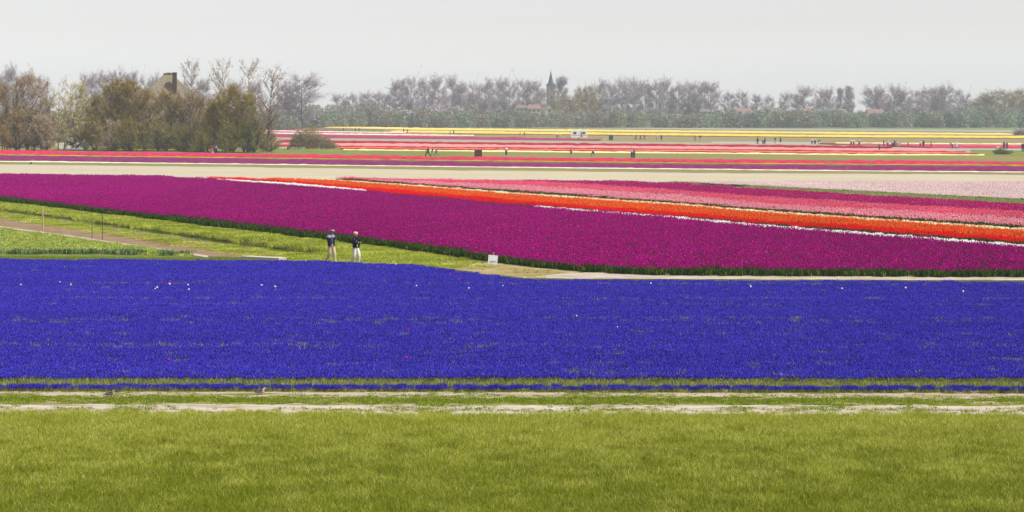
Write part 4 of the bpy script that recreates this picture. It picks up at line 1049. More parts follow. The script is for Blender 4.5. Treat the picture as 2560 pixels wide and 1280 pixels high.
far_row([(722, 246, 40), (850, 240, 40), (880, 238, 30), (915, 232, 34), (945, 236, 40), (975, 240, 40)], V_BARE, 'low hazy bare tree, %s in the gap before the tall far rows', 1230)
far_row([(1000, 202, 46), (1030, 199, 46), (1062, 204, 44), (1096, 201, 46), (1132, 200, 44), (1152, 212, 36)], V_BARE, 'tall bare far tree, %s in the row farther left of the church', 1210)
far_row([(1188, 208, 44), (1215, 203, 46), (1246, 205, 46), (1276, 203, 46), (1306, 206, 44), (1332, 210, 42), (1354, 226, 30)], V_BARE, 'tall bare far tree, %s in the row ending at the church tower', 1210)
far_row([(1403, 197, 26)], V_COL, '%s narrow poplar standing just right of the church spire', 1230, name='poplar_tree')
far_row([(1456, 222, 36), (1476, 214, 34)], V_GREEN, 'greenish far tree, %s right of the gap beside the church', 1210, name='leafy_tree')
far_row([(1500, 208, 44), (1528, 208, 40), (1556, 206, 42), (1584, 207, 42), (1612, 208, 42), (1640, 207, 42), (1668, 208, 42), (1696, 212, 40), (1722, 214, 40), (1748, 211, 44), (1775, 213, 44)], V_BARE, 'tall bare far tree, %s in the long row behind the caravan', 1210)
far_row([(1822, 236, 36), (1854, 232, 34), (1890, 238, 30), (1922, 242, 26), (1962, 236, 26)], V_BARE, 'small hazy bare tree, %s above the red roofed houses', 1260)
far_row([(2008, 222, 62)], V_BARE, '%s broad round bare tree standing alone above the grey barn roofs', 1220)
far_row([(2052, 226, 30), (2074, 222, 30)], V_BARE, 'tall thin bare tree, %s of the two left of the pair of columnar poplars', 1240)
far_row([(2100, 220, 16), (2122, 221, 22)], V_COL, 'columnar poplar, %s of the pair right of the grey barn roofs', 1230, name='poplar_tree')
far_row([(2182, 226, 44), (2206, 224, 44), (2236, 221, 46), (2262, 225, 44), (2290, 228, 42), (2318, 225, 44), (2346, 222, 46), (2364, 217, 44), (2392, 226, 44), (2414, 236, 36)], V_BARE, 'tall bare far tree, %s in the row above the white house', 1210)
far_row([(2448, 240, 50), (2480, 232, 52), (2514, 228, 54), (2548, 230, 54), (2590, 232, 54), (2640, 230, 54), (2700, 232, 54)], V_GREEN, 'rounded hazy green tree, %s at the right end of the horizon', 1180, name='leafy_tree')
far_row([(1170, 240, 40), (1385, 250, 46), (1425, 238, 46), (1445, 244, 40)], V_GREEN, 'low hazy green tree, %s from the left, beside the church', 1200, name='leafy_tree')

# --- the long scrub belt in front of the village
def scrub(name, xr, dr, hr, nb, per, mats, seed, label):
    g = np.random.default_rng(seed); L = []; val = []; mi = []
    for i in range(nb):
        x = g.uniform(*xr); d = g.uniform(*dr); c = np.array([(x - CX) * d / F, d, 0])
        hh = g.uniform(*hr); r = hh * g.uniform(0.4, 0.65)
        n = per
        q = g.normal(0, 1, (n, 3)); q /= np.linalg.norm(q, axis=1)[:, None]; q *= (g.uniform(0.55, 1.05, n) ** 0.5)[:, None]
        q[:, 2] = np.abs(q[:, 2]) ** 0.8
        p = c + q * np.array([r, r, hh]); s = 0.75 * g.uniform(0.5, 1.4, n)[:, None]
        a = g.normal(0, 1, (n, 3)); b = g.normal(0, 1, (n, 3)); a /= np.linalg.norm(a, axis=1)[:, None]; b /= np.linalg.norm(b, axis=1)[:, None]
        L.append(np.stack([p - a * s, p + b * s, p + a * s], 1).reshape(-1, 3)); val.append(np.repeat(np.clip(g.uniform(0, 1, n) * 0.7 + g.uniform(0, 0.3), 0, 1), 3)); mi.append(np.full(n, g.integers(0, len(mats))))
    v = np.concatenate(L)
    o = obj(name, mesh_np(name, v, [np.arange(len(v)).reshape(-1, 3)], mats, np.concatenate(mi), {'v': np.concatenate(val)}))
    prop(o, label, 'scrub belt', None, 'stuff')
SCR = [LF_FARGREEN, LF_FARGREEN, mat_plant('grey_brown_scrub', [(0, lin(110, 102, 86)), (0.5, lin(136, 128, 110)), (1, lin(162, 154, 134))], 0.2, gain=1.0), mat_plant('grey_green_scrub', [(0, lin(100, 104, 92)), (0.5, lin(126, 130, 114)), (1, lin(154, 156, 136))], 0.2, gain=1.0)]
scrub('scrub_belt', (560, 3000), (1120, 1172), (6.0, 10.6), 400, 420, SCR, 3, 'long grey green belt of scrub between the far fields and the village')
scrub('scrub_belt', (680, 1180), (1150, 1230), (9, 14), 60, 520, [SCR[2], SCR[3], TW_GREY], 4, 'taller grey brown scrub left of the church, behind the low belt')
scrub('scrub_belt', (-420, 760), (960, 1030), (6, 12), 130, 420, SCR, 5, 'far hazy scrub behind the farmhouse thicket')
scrub('scrub_belt', (1180, 3000), (1195, 1250), (6, 10), 200, 360, [SCR[2], SCR[3], TW_GREY], 6, 'brownish undergrowth beneath the tall far trees')

# ------------------------------------------------------------------ buildings
THATCH = mat_ground('grey_thatch', [(0.3, lin(142, 128, 106)), (0.55, lin(172, 158, 136)), (0.8, lin(198, 184, 162))], scale=1.2, stretch=(3, 3, 0.4), fine=(5, 0.15), bump=0.05)
MOSS = mat_plain('mossy_ridge', lin(126, 108, 62), 0.95, 0.2, 1.5)
BRICK_DARK = mat_plain('dark_brick', lin(96, 70, 58), 0.9, 0.2, 4)
BRICK_RED = mat_plain('red_brown_brick', lin(132, 92, 80), 0.9, 0.15, 3)
SLATE = mat_plain('blue_grey_slate', lin(70, 76, 92), 0.6, 0.12, 2)
WHITEPAINT = mat_plain('white_paint', mul_c(lin(255, 254, 250), 1.0), 0.5, 0.04, 2)
DARKGREEN = mat_plain('dark_green_boards', lin(46, 58, 44), 0.7, 0.15, 2)
GLASS = mat_plain('window_glass', lin(52, 60, 70), 0.08, 0.2, 1, spec=0.6)
TILE_RED = mat_plain('red_roof_tile', lin(162, 126, 116), 0.8, 0.12, 1.5)
TILE_DULL = mat_plain('dull_red_roof_tile', lin(148, 124, 118), 0.8, 0.12, 1.5)
ROOF_GREY = mat_plain('grey_roof_sheet', lin(126, 130, 138), 0.7, 0.1, 1.0)
CREAM = mat_plain('cream_render', lin(222, 214, 190), 0.8, 0.06, 1)

def window(parent, name, x0, x1, y, z0, z1, pane_cols=2):
    """window in a wall that faces -Y: frame proud of the wall, each pane a sub-part"""
    m = MB(); t = 0.07
    m.box(x0, x1, y - 0.06, y + 0.02, z0, z0 + t); m.box(x0, x1, y - 0.06, y + 0.02, z1 - t, z1)
    m.box(x0, x0 + t, y - 0.058, y + 0.018, z0 + t, z1 - t); m.box(x1 - t, x1, y - 0.058, y + 0.018, z0 + t, z1 - t)
    w = (x1 - x0 - 2 * t) / pane_cols
    for k in range(1, pane_cols): m.box(x0 + t + k * w - 0.03, x0 + t + k * w + 0.03, y - 0.056, y + 0.016, z0 + t, z1 - t)
    f = m.build(name, WHITEPAINT, parent)
    for k in range(pane_cols):
        p = MB(); p.box(x0 + t + k * w + 0.03, x0 + t + (k + 1) * w - 0.03, y - 0.03, y - 0.012, z0 + t, z1 - t); p.build('pane', GLASS, f)
    return f

# thatched farmhouse behind the thicket
hx, hy, _ = gp(421, 371)
house = empty('farmhouse', (hx, hy, 0), R(8))
prop(house, 'large farmhouse with a steep thatched pyramid roof and brick chimney among the trees', 'farmhouse')
ppm = F / hy
eh, rh = 3.6, 8.0 + (YH - 184) / ppm
hw, rw = 13.6, 0.9
m = MB(); m.box(-hw + 0.7, hw - 0.7, -8.0, 8.0, 0, eh); m.build('wall', BRICK_RED, house)
m = MB()
m.add([(-hw, -9, eh - 0.3), (hw, -9, eh - 0.3), (hw, 9, eh - 0.3), (-hw, 9, eh - 0.3), (-rw, 0, rh), (rw, 0, rh),
       (-hw, -9, eh), (hw, -9, eh), (hw, 9, eh), (-hw, 9, eh)],
      [(0, 1, 7, 6), (1, 2, 8, 7), (2, 3, 9, 8), (3, 0, 6, 9), (6, 7, 5, 4), (8, 9, 4, 5), (0, 3, 2, 1)], [(7, 8, 5), (9, 6, 4)])
roof = m.build('roof', THATCH, house)
m = MB(); m.tube((-rw - 0.25, 0, rh - 0.2), (0, 0, rh), 0.22, 0.3, 8); m.tube((0, 0, rh), (rw + 0.2, 0, rh - 0.15), 0.3, 0.22, 8); m.build('ridge', MOSS, roof, smooth=True)
m = MB(); m.box(0.95, 1.95, -3.2, -2.2, rh - 5.0, rh + 0.05); m.box(0.88, 2.02, -3.27, -2.13, rh + 0.05, rh + 0.22); m.build('chimney', BRICK_DARK, house)
m = MB(); m.box(-hw + 0.3, hw - 0.3, -8.5, -8.04, eh - 0.75, eh - 0.32); m.build('eaves_board', DARKGREEN, house)
for i, x in enumerate((-8.8, -5.6, 2.2, 4.4, 6.6, 8.7)): window(house, 'window', x, x + 1.5, -8.0, 1.1, 2.7)
m = MB(); m.box(-1.0, 0.2, -8.06, -7.98, 0.0, 2.4); m.build('door', DARKGREEN, house)

# pale pink roofed shed between the willow and the house
sx_, sy_, _ = gp(240, 370)
sh = empty('shed', (sx_, sy_ + 30, 0)); prop(sh, 'small shed with a pale pinkish roof glimpsed through the trees by the driveway', 'shed')
m = MB(); m.box(-3.4, 3.4, -2.4, 2.4, 0, 4.6); m.build('wall', BRICK_RED, sh)
m = MB(); m.add([(-3.8, -2.8, 4.5), (3.8, -2.8, 4.5), (3.8, 2.8, 4.5), (-3.8, 2.8, 4.5), (-3.8, 0, 6.4), (3.8, 0, 6.4)], [(0, 1, 5, 4), (2, 3, 4, 5), (0, 3, 2, 1)], [(0, 4, 3), (1, 2, 5)]); m.build('roof', mat_plain('pale_pink_tile', lin(226, 196, 180), 0.8, 0.08), sh)

# church
cd_ = 1330.0
cxx = (1377 - CX) * cd_ / F
ch = empty('church', (cxx, cd_, 0), R(12)); prop(ch, 'church with brown brick tower and slim slate spire rising above the far trees', 'church')
cz = lambda y: H + (YH - y) * cd_ / F
tz, sz_ = cz(213), cz(177)
m = MB(); m.box(-2.35, 2.35, -2.35, 2.35, 0, tz); m.build('tower', mat_plain('greyed_tower_brick', lin(146, 122, 118), 0.9, 0.1, 2), ch)
m = MB(); m.box(-2.75, 2.75, -2.75, 2.75, tz, tz + 0.5); m.build('cornice', BRICK_DARK, ch)
m = MB()
rings = [(2.62, tz + 0.5), (1.75, tz + 1.9), (1.35, tz + 3.1), (0.06, sz_)]
m.lathe(rings, 8); sp = m.build('spire', SLATE, ch)
m = MB(); m.tube((0, 0, sz_ - 0.2), (0, 0, sz_ + 1.5), 0.05, 0.03, 5); m.lathe([(0.0, -0.16), (0.16, 0), (0.0, 0.16)], 8, (0, 0, sz_ + 0.35)); m.box(-0.4, 0.4, -0.03, 0.03, sz_ + 1.0, sz_ + 1.12); m.build('weather_cross', SLATE, sp)
for z in (tz - 3.2, tz - 9.0):
    m = MB(); m.box(-0.55, 0.55, -2.42, -2.34, z, z + 2.0); m.build('louvre_window', GLASS, ch)
m = MB(); m.box(2.36, 15, -3.6, 3.6, 0, 6.5); m.build('nave_wall', BRICK_RED, ch)
m = MB(); m.add([(2.37, -4, 6.5), (15.3, -4, 6.5), (15.3, 4, 6.5), (2.37, 4, 6.5), (2.37, 0, 11), (15.3, 0, 11)], [(0, 1, 5, 4), (2, 3, 4, 5), (0, 3, 2, 1)], [(0, 4, 3), (1, 2, 5)]); m.build('nave_roof', SLATE, ch)

def far_house(x0, x1, yt, ye, d, wallm, roofm, label, gable=False, chim=True, rz=0.0, wins=3):
    """gable-roofed house seen over the scrub: ridge at row yt, eaves at row ye"""
    xc = ((x0 + x1) / 2 - CX) * d / F; w = (x1 - x0) * d / F; zr = H + (YH - yt) * d / F; ze = H + (YH - ye) * d / F
    t = empty('house', (xc, d, 0), rz); prop(t, label, 'house', 'village houses behind the scrub belt')
    dp = 4.0
    m = MB(); m.box(-w / 2, w / 2, -dp, dp, 0, ze); m.build('wall', wallm, t)
    m = MB()
    if gable:
        m.add([(-w / 2 - .3, -dp - .3, ze), (w / 2 + .3, -dp - .3, ze), (w / 2 + .3, dp + .3, ze), (-w / 2 - .3, dp + .3, ze), (0, -dp - .3, zr), (0, dp + .3, zr)], [(0, 4, 5, 3), (4, 1, 2, 5), (0, 3, 2, 1)], [(3, 5, 2)])
        g_ = MB(); g_.add([(-w / 2, -dp - .02, ze), (w / 2, -dp - .02, ze), (0, -dp - .02, zr - .3)], t=[(0, 1, 2)]); g_.build('gable', wallm, t)
    else:
        m.add([(-w / 2 - .4, -dp - .4, ze), (w / 2 + .4, -dp - .4, ze), (w / 2 + .4, dp + .4, ze), (-w / 2 - .4, dp + .4, ze), (-w / 2 + .6, 0, zr), (w / 2 - .6, 0, zr)], [(0, 1, 5, 4), (2, 3, 4, 5), (0, 3, 2, 1)], [(3, 0, 4), (1, 2, 5)])
    r = m.build('roof', roofm, t)
    if chim:
        c = MB(); c.box(w * 0.2, w * 0.2 + 0.8, -0.4, 0.4, zr - 1.2, zr + 0.9); c.build('chimney', BRICK_DARK, r)
    for k in range(wins):
        xx = -w / 2 + w * (k + 0.5) / wins
        q = MB(); q.box(xx - 0.45, xx + 0.45, -dp - 0.05, -dp + 0.01, max(0.8, ze - 1.9), max(2.0, ze - 0.5)); q.build('window', GLASS, t)
    return t
far_house(1318, 1352, 261, 272, 1182, CREAM, TILE_RED, 'house with a bright red roof left of the church', chim=False)
far_house(1362, 1384, 258, 272, 1184, CREAM, ROOF_GREY, 'cream gabled house directly below the church tower', gable=True, chim=False, wins=1)
far_house(1290, 1318, 262, 270, 1186, CREAM, TILE_DULL, 'house with a faded red roof, leftmost of the village', chim=False)
far_house(1748, 1776, 272, 279, 1180, CREAM, TILE_DULL, 'low faded red roof at the right end of the long tree row', chim=False)
far_house(1832, 1878, 269, 279, 1184, BRICK_RED, TILE_RED, 'long red roofed house with chimney right of the long tree row')
far_house(1852, 1898, 279, 286, 1176, CREAM, ROOF_GREY, 'low grey roofed shed in front of the long red roofed house', chim=False)
far_house(1898, 1934, 271, 286, 1180, BRICK_DARK, ROOF_GREY, 'dark gabled barn with grey roof right of the long red roof', chim=False)
far_house(1934, 1958, 269, 284, 1186, BRICK_RED, TILE_DULL, 'dull red roof half hidden behind the dark gabled barn')
far_house(2006, 2030, 271, 280, 1190, BRICK_RED, TILE_RED, 'red roof peeping out left of the wide grey barn', chim=False)
far_house(2032, 2070, 272, 286, 1180, CREAM, ROOF_GREY, 'wide grey roofed barn beneath the columnar poplars', chim=False)
far_house(2092, 2116, 271, 282, 1186, BRICK_RED, TILE_DULL, 'small red roofed house under the pair of columnar poplars')
far_house(2166, 2208, 272, 283, 1180, WHITEPAINT, TILE_RED, 'white walled house with red roof under the right hand tree row', wins=2)

M_LAMP = mat_plain('lamp_post_grey', lin(190, 192, 190), 0.5, 0.05)
for x, yt, lb in ((1366, 257, 'pale street lamp rising beside the cream gabled house'), (1450, 261, 'pale street lamp, nearer of the two right of the church'), (1470, 258, 'pale street lamp, farther right of the two right of the church')):
    d = 1176.0; zt = H + (YH - yt) * d / F
    t = empty('street_lamp', ((x - CX) * d / F, d, 0)); prop(t, lb, 'street lamp', 'street lamps of the village')
    m = MB(); m.tube((0, 0, 0), (0, 0, zt - 0.3), 0.12, 0.08, 6); m.tube((0, 0, zt - 0.3), (-1.6, 0, zt), 0.07, 0.06, 6); m.build('post', M_LAMP, t)
    m = MB(); m.box(-2.7, -1.5, -0.22, 0.22, zt - 0.08, zt + 0.14, tp=0.04); m.build('lamp_head', WHITEPAINT, t)

# ------------------------------------------------------------------ caravan and other things in the far fields
cvx, cvy, _ = gp(1448, 347.5)
cv = empty('caravan', (cvx, cvy, 0), R(-3)); prop(cv, 'white touring caravan parked in front of the yellow flower strips', 'caravan')
L2, W2, zb, zt = 2.6, 1.05, 0.42, 2.7
prof = [(-L2, zb + 0.25), (-L2 + 0.1, zb), (L2 - 0.25, zb), (L2, zb + 0.35), (L2 - 0.02, zb + 1.1), (L2 - 0.3, zt - 0.15), (L2 - 0.6, zt), (-L2 + 0.45, zt), (-L2 + 0.18, zt - 0.15), (-L2 - 0.02, zb + 1.1)]
m = MB(); n = len(prof)
m.add([(x, -W2, z) for x, z in prof] + [(x, W2, z) for x, z in prof], [(k, (k + 1) % n, n + (k + 1) % n, n + k) for k in range(n)])
me = m.mesh('body', [WHITEPAINT]); bm = bmesh.new(); bm.from_mesh(me)
bm.verts.ensure_lookup_table(); bm.faces.new([bm.verts[k] for k in range(n)][::-1]); bm.faces.new([bm.verts[n + k] for k in range(n)])
bmesh.ops.recalc_face_normals(bm, faces=bm.faces); bm.to_mesh(me); bm.free(); obj('body', me, cv)
m = MB(); m.box(-L2 + 0.03, L2 - 0.03, -W2 - 0.012, -W2 + 0.01, zb + 0.62, zb + 0.74); m.build('stripe', mat_plain('grey_stripe', lin(170, 166, 160)), cv)
for x0, x1 in ((-1.75, -0.85), (1.15, 1.85)):
    m = MB(); m.box(x0, x1, -W2 - 0.03, -W2 + 0.01, 1.5, 2.2); w_ = m.build('window', mat_plain('window_rubber', lin(60, 60, 62)), cv)
    m = MB(); m.box(x0 + 0.06, x1 - 0.06, -W2 - 0.045, -W2 - 0.025, 1.56, 2.14); m.build('pane', GLASS, w_)
m = MB(); m.box(0.5, 1.02, -W2 - 0.035, -W2 + 0.01, zb + 0.1, 2.25); dr = m.build('door', mat_plain('beige_door', lin(168, 158, 148)), cv)
m = MB(); m.box(0.92, 0.99, -W2 - 0.06, -W2 - 0.03, 1.2, 1.27); m.build('handle', BRICK_DARK, dr)
m = MB(); m.box(-0.5, 0.3, -0.5, 0.5, zt, zt + 0.12, tp=0.06); m.build('roof_hatch', WHITEPAINT, cv)
TYRE = mat_plain('tyre_rubber', lin(34, 34, 36), 0.8)
for s in (-1, 1):
    m = MB(); m.tube((-0.1, s * (W2 - 0.24), 0.31), (-0.1, s * (W2 - 0.04), 0.31), 0.31, 0.31, 14); w_ = m.build('wheel', TYRE, cv)
    m = MB(); m.tube((-0.1, s * (W2 - 0.03), 0.31), (-0.1, s * (W2 - 0.01), 0.31), 0.17, 0.15, 12); m.build('rim', M_LAMP, w_)
m = MB(); m.tube((-L2 + 0.2, -0.4, zb), (-L2 - 1.1, 0, zb), 0.05, 0.05); m.tube((-L2 + 0.2, 0.4, zb), (-L2 - 1.1, 0, zb), 0.05, 0.05); m.tube((-L2 - 1.0, 0, 0.0), (-L2 - 1.0, 0, 0.75), 0.04, 0.04); m.build('tow_bar', BRICK_DARK, cv)

p = gp(1527.5, 350.5)
gc = empty('cabinet', p); prop(gc, 'green metal cabinet standing in the grass right of the caravan', 'cabinet')
GREENP = mat_plain('green_enamel', lin(24, 108, 76), 0.6, 0.08)
m = MB(); m.box(-0.62, 0.62, -0.3, 0.3, 0.04, 1.36); m.build('body', GREENP, gc)
m = MB(); m.box(-0.66, 0.66, -0.34, 0.34, 1.36, 1.43); m.build('lid', GREENP, gc)
for k in (-1, 1):
    m = MB(); m.box(min(k * 0.03, k * 0.58), max(k * 0.03, k * 0.58), -0.325, -0.298, 0.1, 1.3); dd = m.build('door', GREENP, gc)
m = MB(); m.box(-0.6, 0.6, -0.28, 0.28, 0, 0.04); m.build('plinth', BRICK_DARK, gc)

def mound(name, p, r, h, mat, label, cat, seed=1, sy=0.6, rough=0.18):
    g = np.random.default_rng(seed); n, k = 26, 7
    v = []; q = []
    ph = g.uniform(0, 6.28, 6)
    for j in range(k):
        t = j / (k - 1)
        for i in range(n):
            a = 2 * math.pi * i / n
            rr = r * (1 - t) * (1 + rough * math.sin(3 * a + ph[0]) + rough * 0.6 * math.sin(5 * a + ph[1] + t * 3))
            v.append((rr * math.cos(a), sy * rr * math.sin(a), h * (1 - (1 - t) ** 2.0) * (1 + rough * math.sin(2 * a + ph[2])) + (g.normal(0, 0.05 * h) if 0 < j else -0.03)))
    for j in range(k - 1):
        for i in range(n): q.append((j * n + i, j * n + (i + 1) % n, (j + 1) * n + (i + 1) % n, (j + 1) * n + i))
    o = obj(name, mesh_np(name, v, [np.array(q)], [mat], smooth=True), None, p); prop(o, label, cat); return o
mound('soil_heap', gp(1504, 351), 2.1, 0.75, M_MUD, 'low heap of soil between the caravan and the green cabinet', 'soil heap', 3)

# wooden crate on the meadow
p = gp(1195.5, 393.2)
cr = empty('crate', p, R(4)); prop(cr, 'brown wooden crate standing on the olive meadow', 'crate')
CRW = [mat_plain('crate_wood_%d' % k, lin(*c), 0.85, 0.2, 3) for k, c in enumerate(((92, 66, 46), (104, 76, 54), (82, 58, 42)))]
gk = np.random.default_rng(4)
for k in range(6):
    z = 0.12 + k * 0.20
    for s in (-1, 1):
        m = MB(); m.box(-0.62, 0.62, s * 0.5 - 0.015, s * 0.5 + 0.015, z, z + 0.19); m.build('slat', CRW[gk.integers(0, 3)], cr)
        m = MB(); m.box(s * 0.60 - 0.012, s * 0.60 + 0.012, -0.48, 0.48, z + 0.002, z + 0.188); m.build('slat', CRW[gk.integers(0, 3)], cr)
for sx1 in (-1, 1):
    for sy1 in (-1, 1):
        m = MB(); m.box(sx1 * 0.63 - 0.03, sx1 * 0.63 + 0.03, sy1 * 0.53 - 0.03, sy1 * 0.53 + 0.03, 0, 1.36); m.build('corner_post', CRW[2], cr)
m = MB(); m.box(-0.6, 0.6, -0.48, 0.48, 1.325, 1.35); m.build('lid', CRW[0], cr)

# brush pile
def brush_pile(name, xa, xb, yb, yt, label, seed, nst=320, ntw=7000, wood=BARK, twig=TW_BROWN):
    global RT
    RT = g = np.random.default_rng(seed)
    p = gp((xa + xb) / 2, yb); w = px_w(yb, xb - xa) / 2; h = px_h(yb, yt)
    W = Wood()
    def surf(n, inner=0.3):
        a = g.uniform(0, 6.28, n); rr = g.uniform(inner, 1, n) ** 0.5
        x = rr * np.cos(a); y = rr * np.sin(a); prof = np.where(x < -0.1, 1.0, 1.0 - 0.55 * np.maximum(x + 0.1, 0))
        z = np.sqrt(np.maximum(0, 1 - rr ** 2.4)) * prof * (0.82 + 0.25 * np.sin(5.0 * x + 1.3) * np.cos(3.1 * y + x * 2))
        return np.stack([x * w, y * w * 0.5, z * h * g.uniform(0.2, 0.95, n)], -1)
    S = surf(nst)
    for c in S:
        d = np.array([c[0] / w, c[1] / w, 0.3 + c[2] / h]) * 1.1 + g.normal(0, 0.8, 3); d[2] = d[2] * 0.6; d /= np.linalg.norm(d); L = g.uniform(1.0, 3.2)
        a_ = c - d * L / 2; b_ = c + d * L * 0.5; a_[2] = max(a_[2], 0.02); b_[2] = max(b_[2], 0.05)
        W.limb(bez(a_, (a_ + b_) / 2 + g.normal(0, 0.25, 3), b_, 5), g.uniform(0.03, 0.11), 0.012, 4)
    for c in surf(46, 0.2):
        d = np.array([c[0] / w, c[1] / w - 0.2, 0.35]) + g.normal(0, 0.35, 3); d /= np.linalg.norm(d); L = g.uniform(2.2, 4.2) * min(1.0, w / 5)
        a_ = c - d * L * 0.35; a_[2] = max(a_[2], 0.05); e_ = c + d * L * 0.65; e_[2] = max(e_[2], 0.1)
        W.limb(bez(a_, (a_ + e_) / 2 + g.normal(0, 0.3, 3), e_, 6), g.uniform(0.08, 0.16), 0.02, 5)
    B_ = surf(ntw, 0.0); D = g.normal(0, 0.7, (ntw, 3)) + np.stack([B_[:, 0] / w, B_[:, 1] / w, 0.4 + 0 * B_[:, 0]], -1); D *= (1.2 * g.uniform(0.4, 1.3, ntw) / np.linalg.norm(D, axis=1))[:, None]
    W.twigs(B_, D, 0.045 * g.uniform(0.6, 1.3, ntw), g.uniform(0, 1, ntw))
    tr, cr_ = W.meshes(name, wood, twig, LF_RUST)
    t = empty(name, p); prop(t, label, 'brush pile')
    obj('branches', tr, t); obj('twigs', cr_, t)
brush_pile('brush_pile', 726, 836, 371.5, 306, 'big heap of cut branches and brushwood on the grass right of the thicket', 8, wood=BARK_PALE)
brush_pile('brush_pile', 2536, 2600, 338, 316, 'dark grey heap of brushwood at the right edge below the hedge', 9, 120, 3500, BARK_FAR, TW_GREY)
# tree stump, logs
st = gp(722, 374); m = MB(); m.lathe([(0.48, -0.02), (0.4, 0.15), (0.36, 0.55), (0.33, 0.62), (0.0, 0.64)], 12); o = m.build('tree_stump', BARK, None, st); prop(o, 'short sawn tree stump in front of the brush pile', 'stump')
m = MB(); m.tube((-0.9, 0, 0.12), (0.9, 0.2, 0.12), 0.13, 0.1, 8); o = m.build('log', BARK_PALE, None, gp(742, 373)); prop(o, 'pale log lying in front of the brush pile', 'log')
mound('grass_hummock', gp(683, 382), 0.5, 0.35, M_LAWN, 'small dark hummock on the lawn beside the bare trunk', 'hummock', 7)
bsh = make_tree(61, 0.6, 3.6, limbs=60, twigs=900, leaves=5200, stems=8, low=0.03, steep=0.6, tr=0.04, tw_len=0.4, tw_w=0.03, leaf_size=0.16, shape='dome', subs=3, clump=0.35)
plant_tree('low_bush', bsh.meshes('low_bush', BARK, TW_OLIVE, LF_GREEN), 2504, 386, 'low dark green bush in the grass at the right edge', 'bush')
m = MB(); m.box(-1.7, 1.7, -0.22, 0.22, 0.02, 0.12); o = m.build('plank', mat_plain('bleached_plank', lin(220, 216, 206)), None, gp(2513, 389), R(-12)); prop(o, 'bleached plank lying in the grass below the low dark bush', 'plank')
bk = empty('bucket', gp(2494.5, 372.5)); prop(bk, 'white tub standing on the soil left of the pair in maroon and navy', 'tub')
m = MB(); m.lathe([(0.0, 0.0), (0.30, 0.0), (0.36, 0.5), (0.39, 0.52), (0.38, 0.56), (0.34, 0.54), (0.0, 0.5)], 14); m.build('body', WHITEPAINT, bk, smooth=True)
m = MB(); m.tube((-0.38, 0, 0.5), (-0.2, 0, 0.72), 0.015, 0.015, 5); m.tube((-0.2, 0, 0.72), (0.2, 0, 0.72), 0.015, 0.015, 5); m.tube((0.2, 0, 0.72), (0.38, 0, 0.5), 0.015, 0.015, 5); m.build('handle', M_LAMP, bk)

# ------------------------------------------------------------------ near things: sign, plank, posts
sg = empty('sign', gp(1231, 661.5), 0); prop(sg, 'white notice board leaning on a stake at the edge of the purple field', 'sign')
m = MB(); bw, bh = 0.25, 0.47
def tilt(v):   # lean back and roll a little
    x, y, z = v; a = R(10); y2 = y * math.cos(a) + z * math.sin(a); z2 = z * math.cos(a) - y * math.sin(a); r_ = R(-6)
    return (x * math.cos(r_) - z2 * math.sin(r_), y2, max(0.0, x * math.sin(r_) + z2 * math.cos(r_) + 0.03))
def tbox(x0, x1, y0, y1, z0, z1, name, mat, par):
    q = MB(); q.box(x0, x1, y0, y1, z0, z1); q.v = [tilt(v) for v in q.v]; return q.build(name, mat, par)
brd = tbox(-bw, bw, -0.012, 0.012, 0, bh, 'board', mat_plain('white_board', lin(226, 226, 230), 0.5, 0.03), sg)
INK = mat_plain('faded_grey_ink', lin(176, 174, 182), 0.7, 0.05)
for z, x0, x1 in ((0.155, -0.12, 0.19), (0.125, -0.17, 0.2), (0.095, -0.19, 0.17), (0.065, -0.16, 0.05)):
    tbox(x0, x1, -0.0165, -0.0125, z, z + 0.016, 'text_line', INK, brd)
q = MB(); q.box(-0.03, 0.03, 0.03, 0.075, -0.1, 0.62); q.v = [(v[0] + 0.06, v[1] + 0.06, v[2]) for v in q.v]; q.build('stake', mat_plain('stake_wood', lin(204, 188, 164), 0.8), sg)

CONC = mat_plain('pale_concrete', lin(226, 214, 200), 0.8, 0.06)
pl = MB(); a0 = np.array(gp(606, 646.5)); b0 = np.array(gp(700, 651.5))
dv = b0 - a0; Lp = np.linalg.norm(dv[:2])
pl.box(0, Lp, -0.1, 0.55, 0.0, 0.14)
o = pl.build('plank_bridge', CONC, None, tuple(a0), math.atan2(dv[1], dv[0])); prop(o, 'pale slab lying across the ditch end behind the blue field', 'slab')

POSTW = mat_plain('pale_post_wood', lin(214, 186, 140), 0.8, 0.12)
POSTD = mat_plain('dark_post', lin(84, 80, 66), 0.8, 0.15)
def post(x, yb, yt, r, mat, label, leanx=0.0):
    p = gp(x, yb); h = px_h(yb, yt)
    m = MB(); m.lathe([(r, -0.1), (r, h * 0.5), (r * 0.94, h - 0.06), (r * 0.5, h), (0, h)], 8)
    m.v = [(v[0] + leanx * v[2], v[1], v[2]) for v in m.v]
    o = m.build('post', mat, None, p); prop(o, label, 'post', 'posts by the soil path')
post(108, 577, 517, 0.05, POSTW, 'pale wooden post beside the soil path at the left', -0.03)
post(230, 598, 546, 0.018, POSTD, 'thin brown stake left of the darker stake by the soil path')
post(256, 600, 532, 0.022, POSTD, 'taller dark thin stake by the soil path')

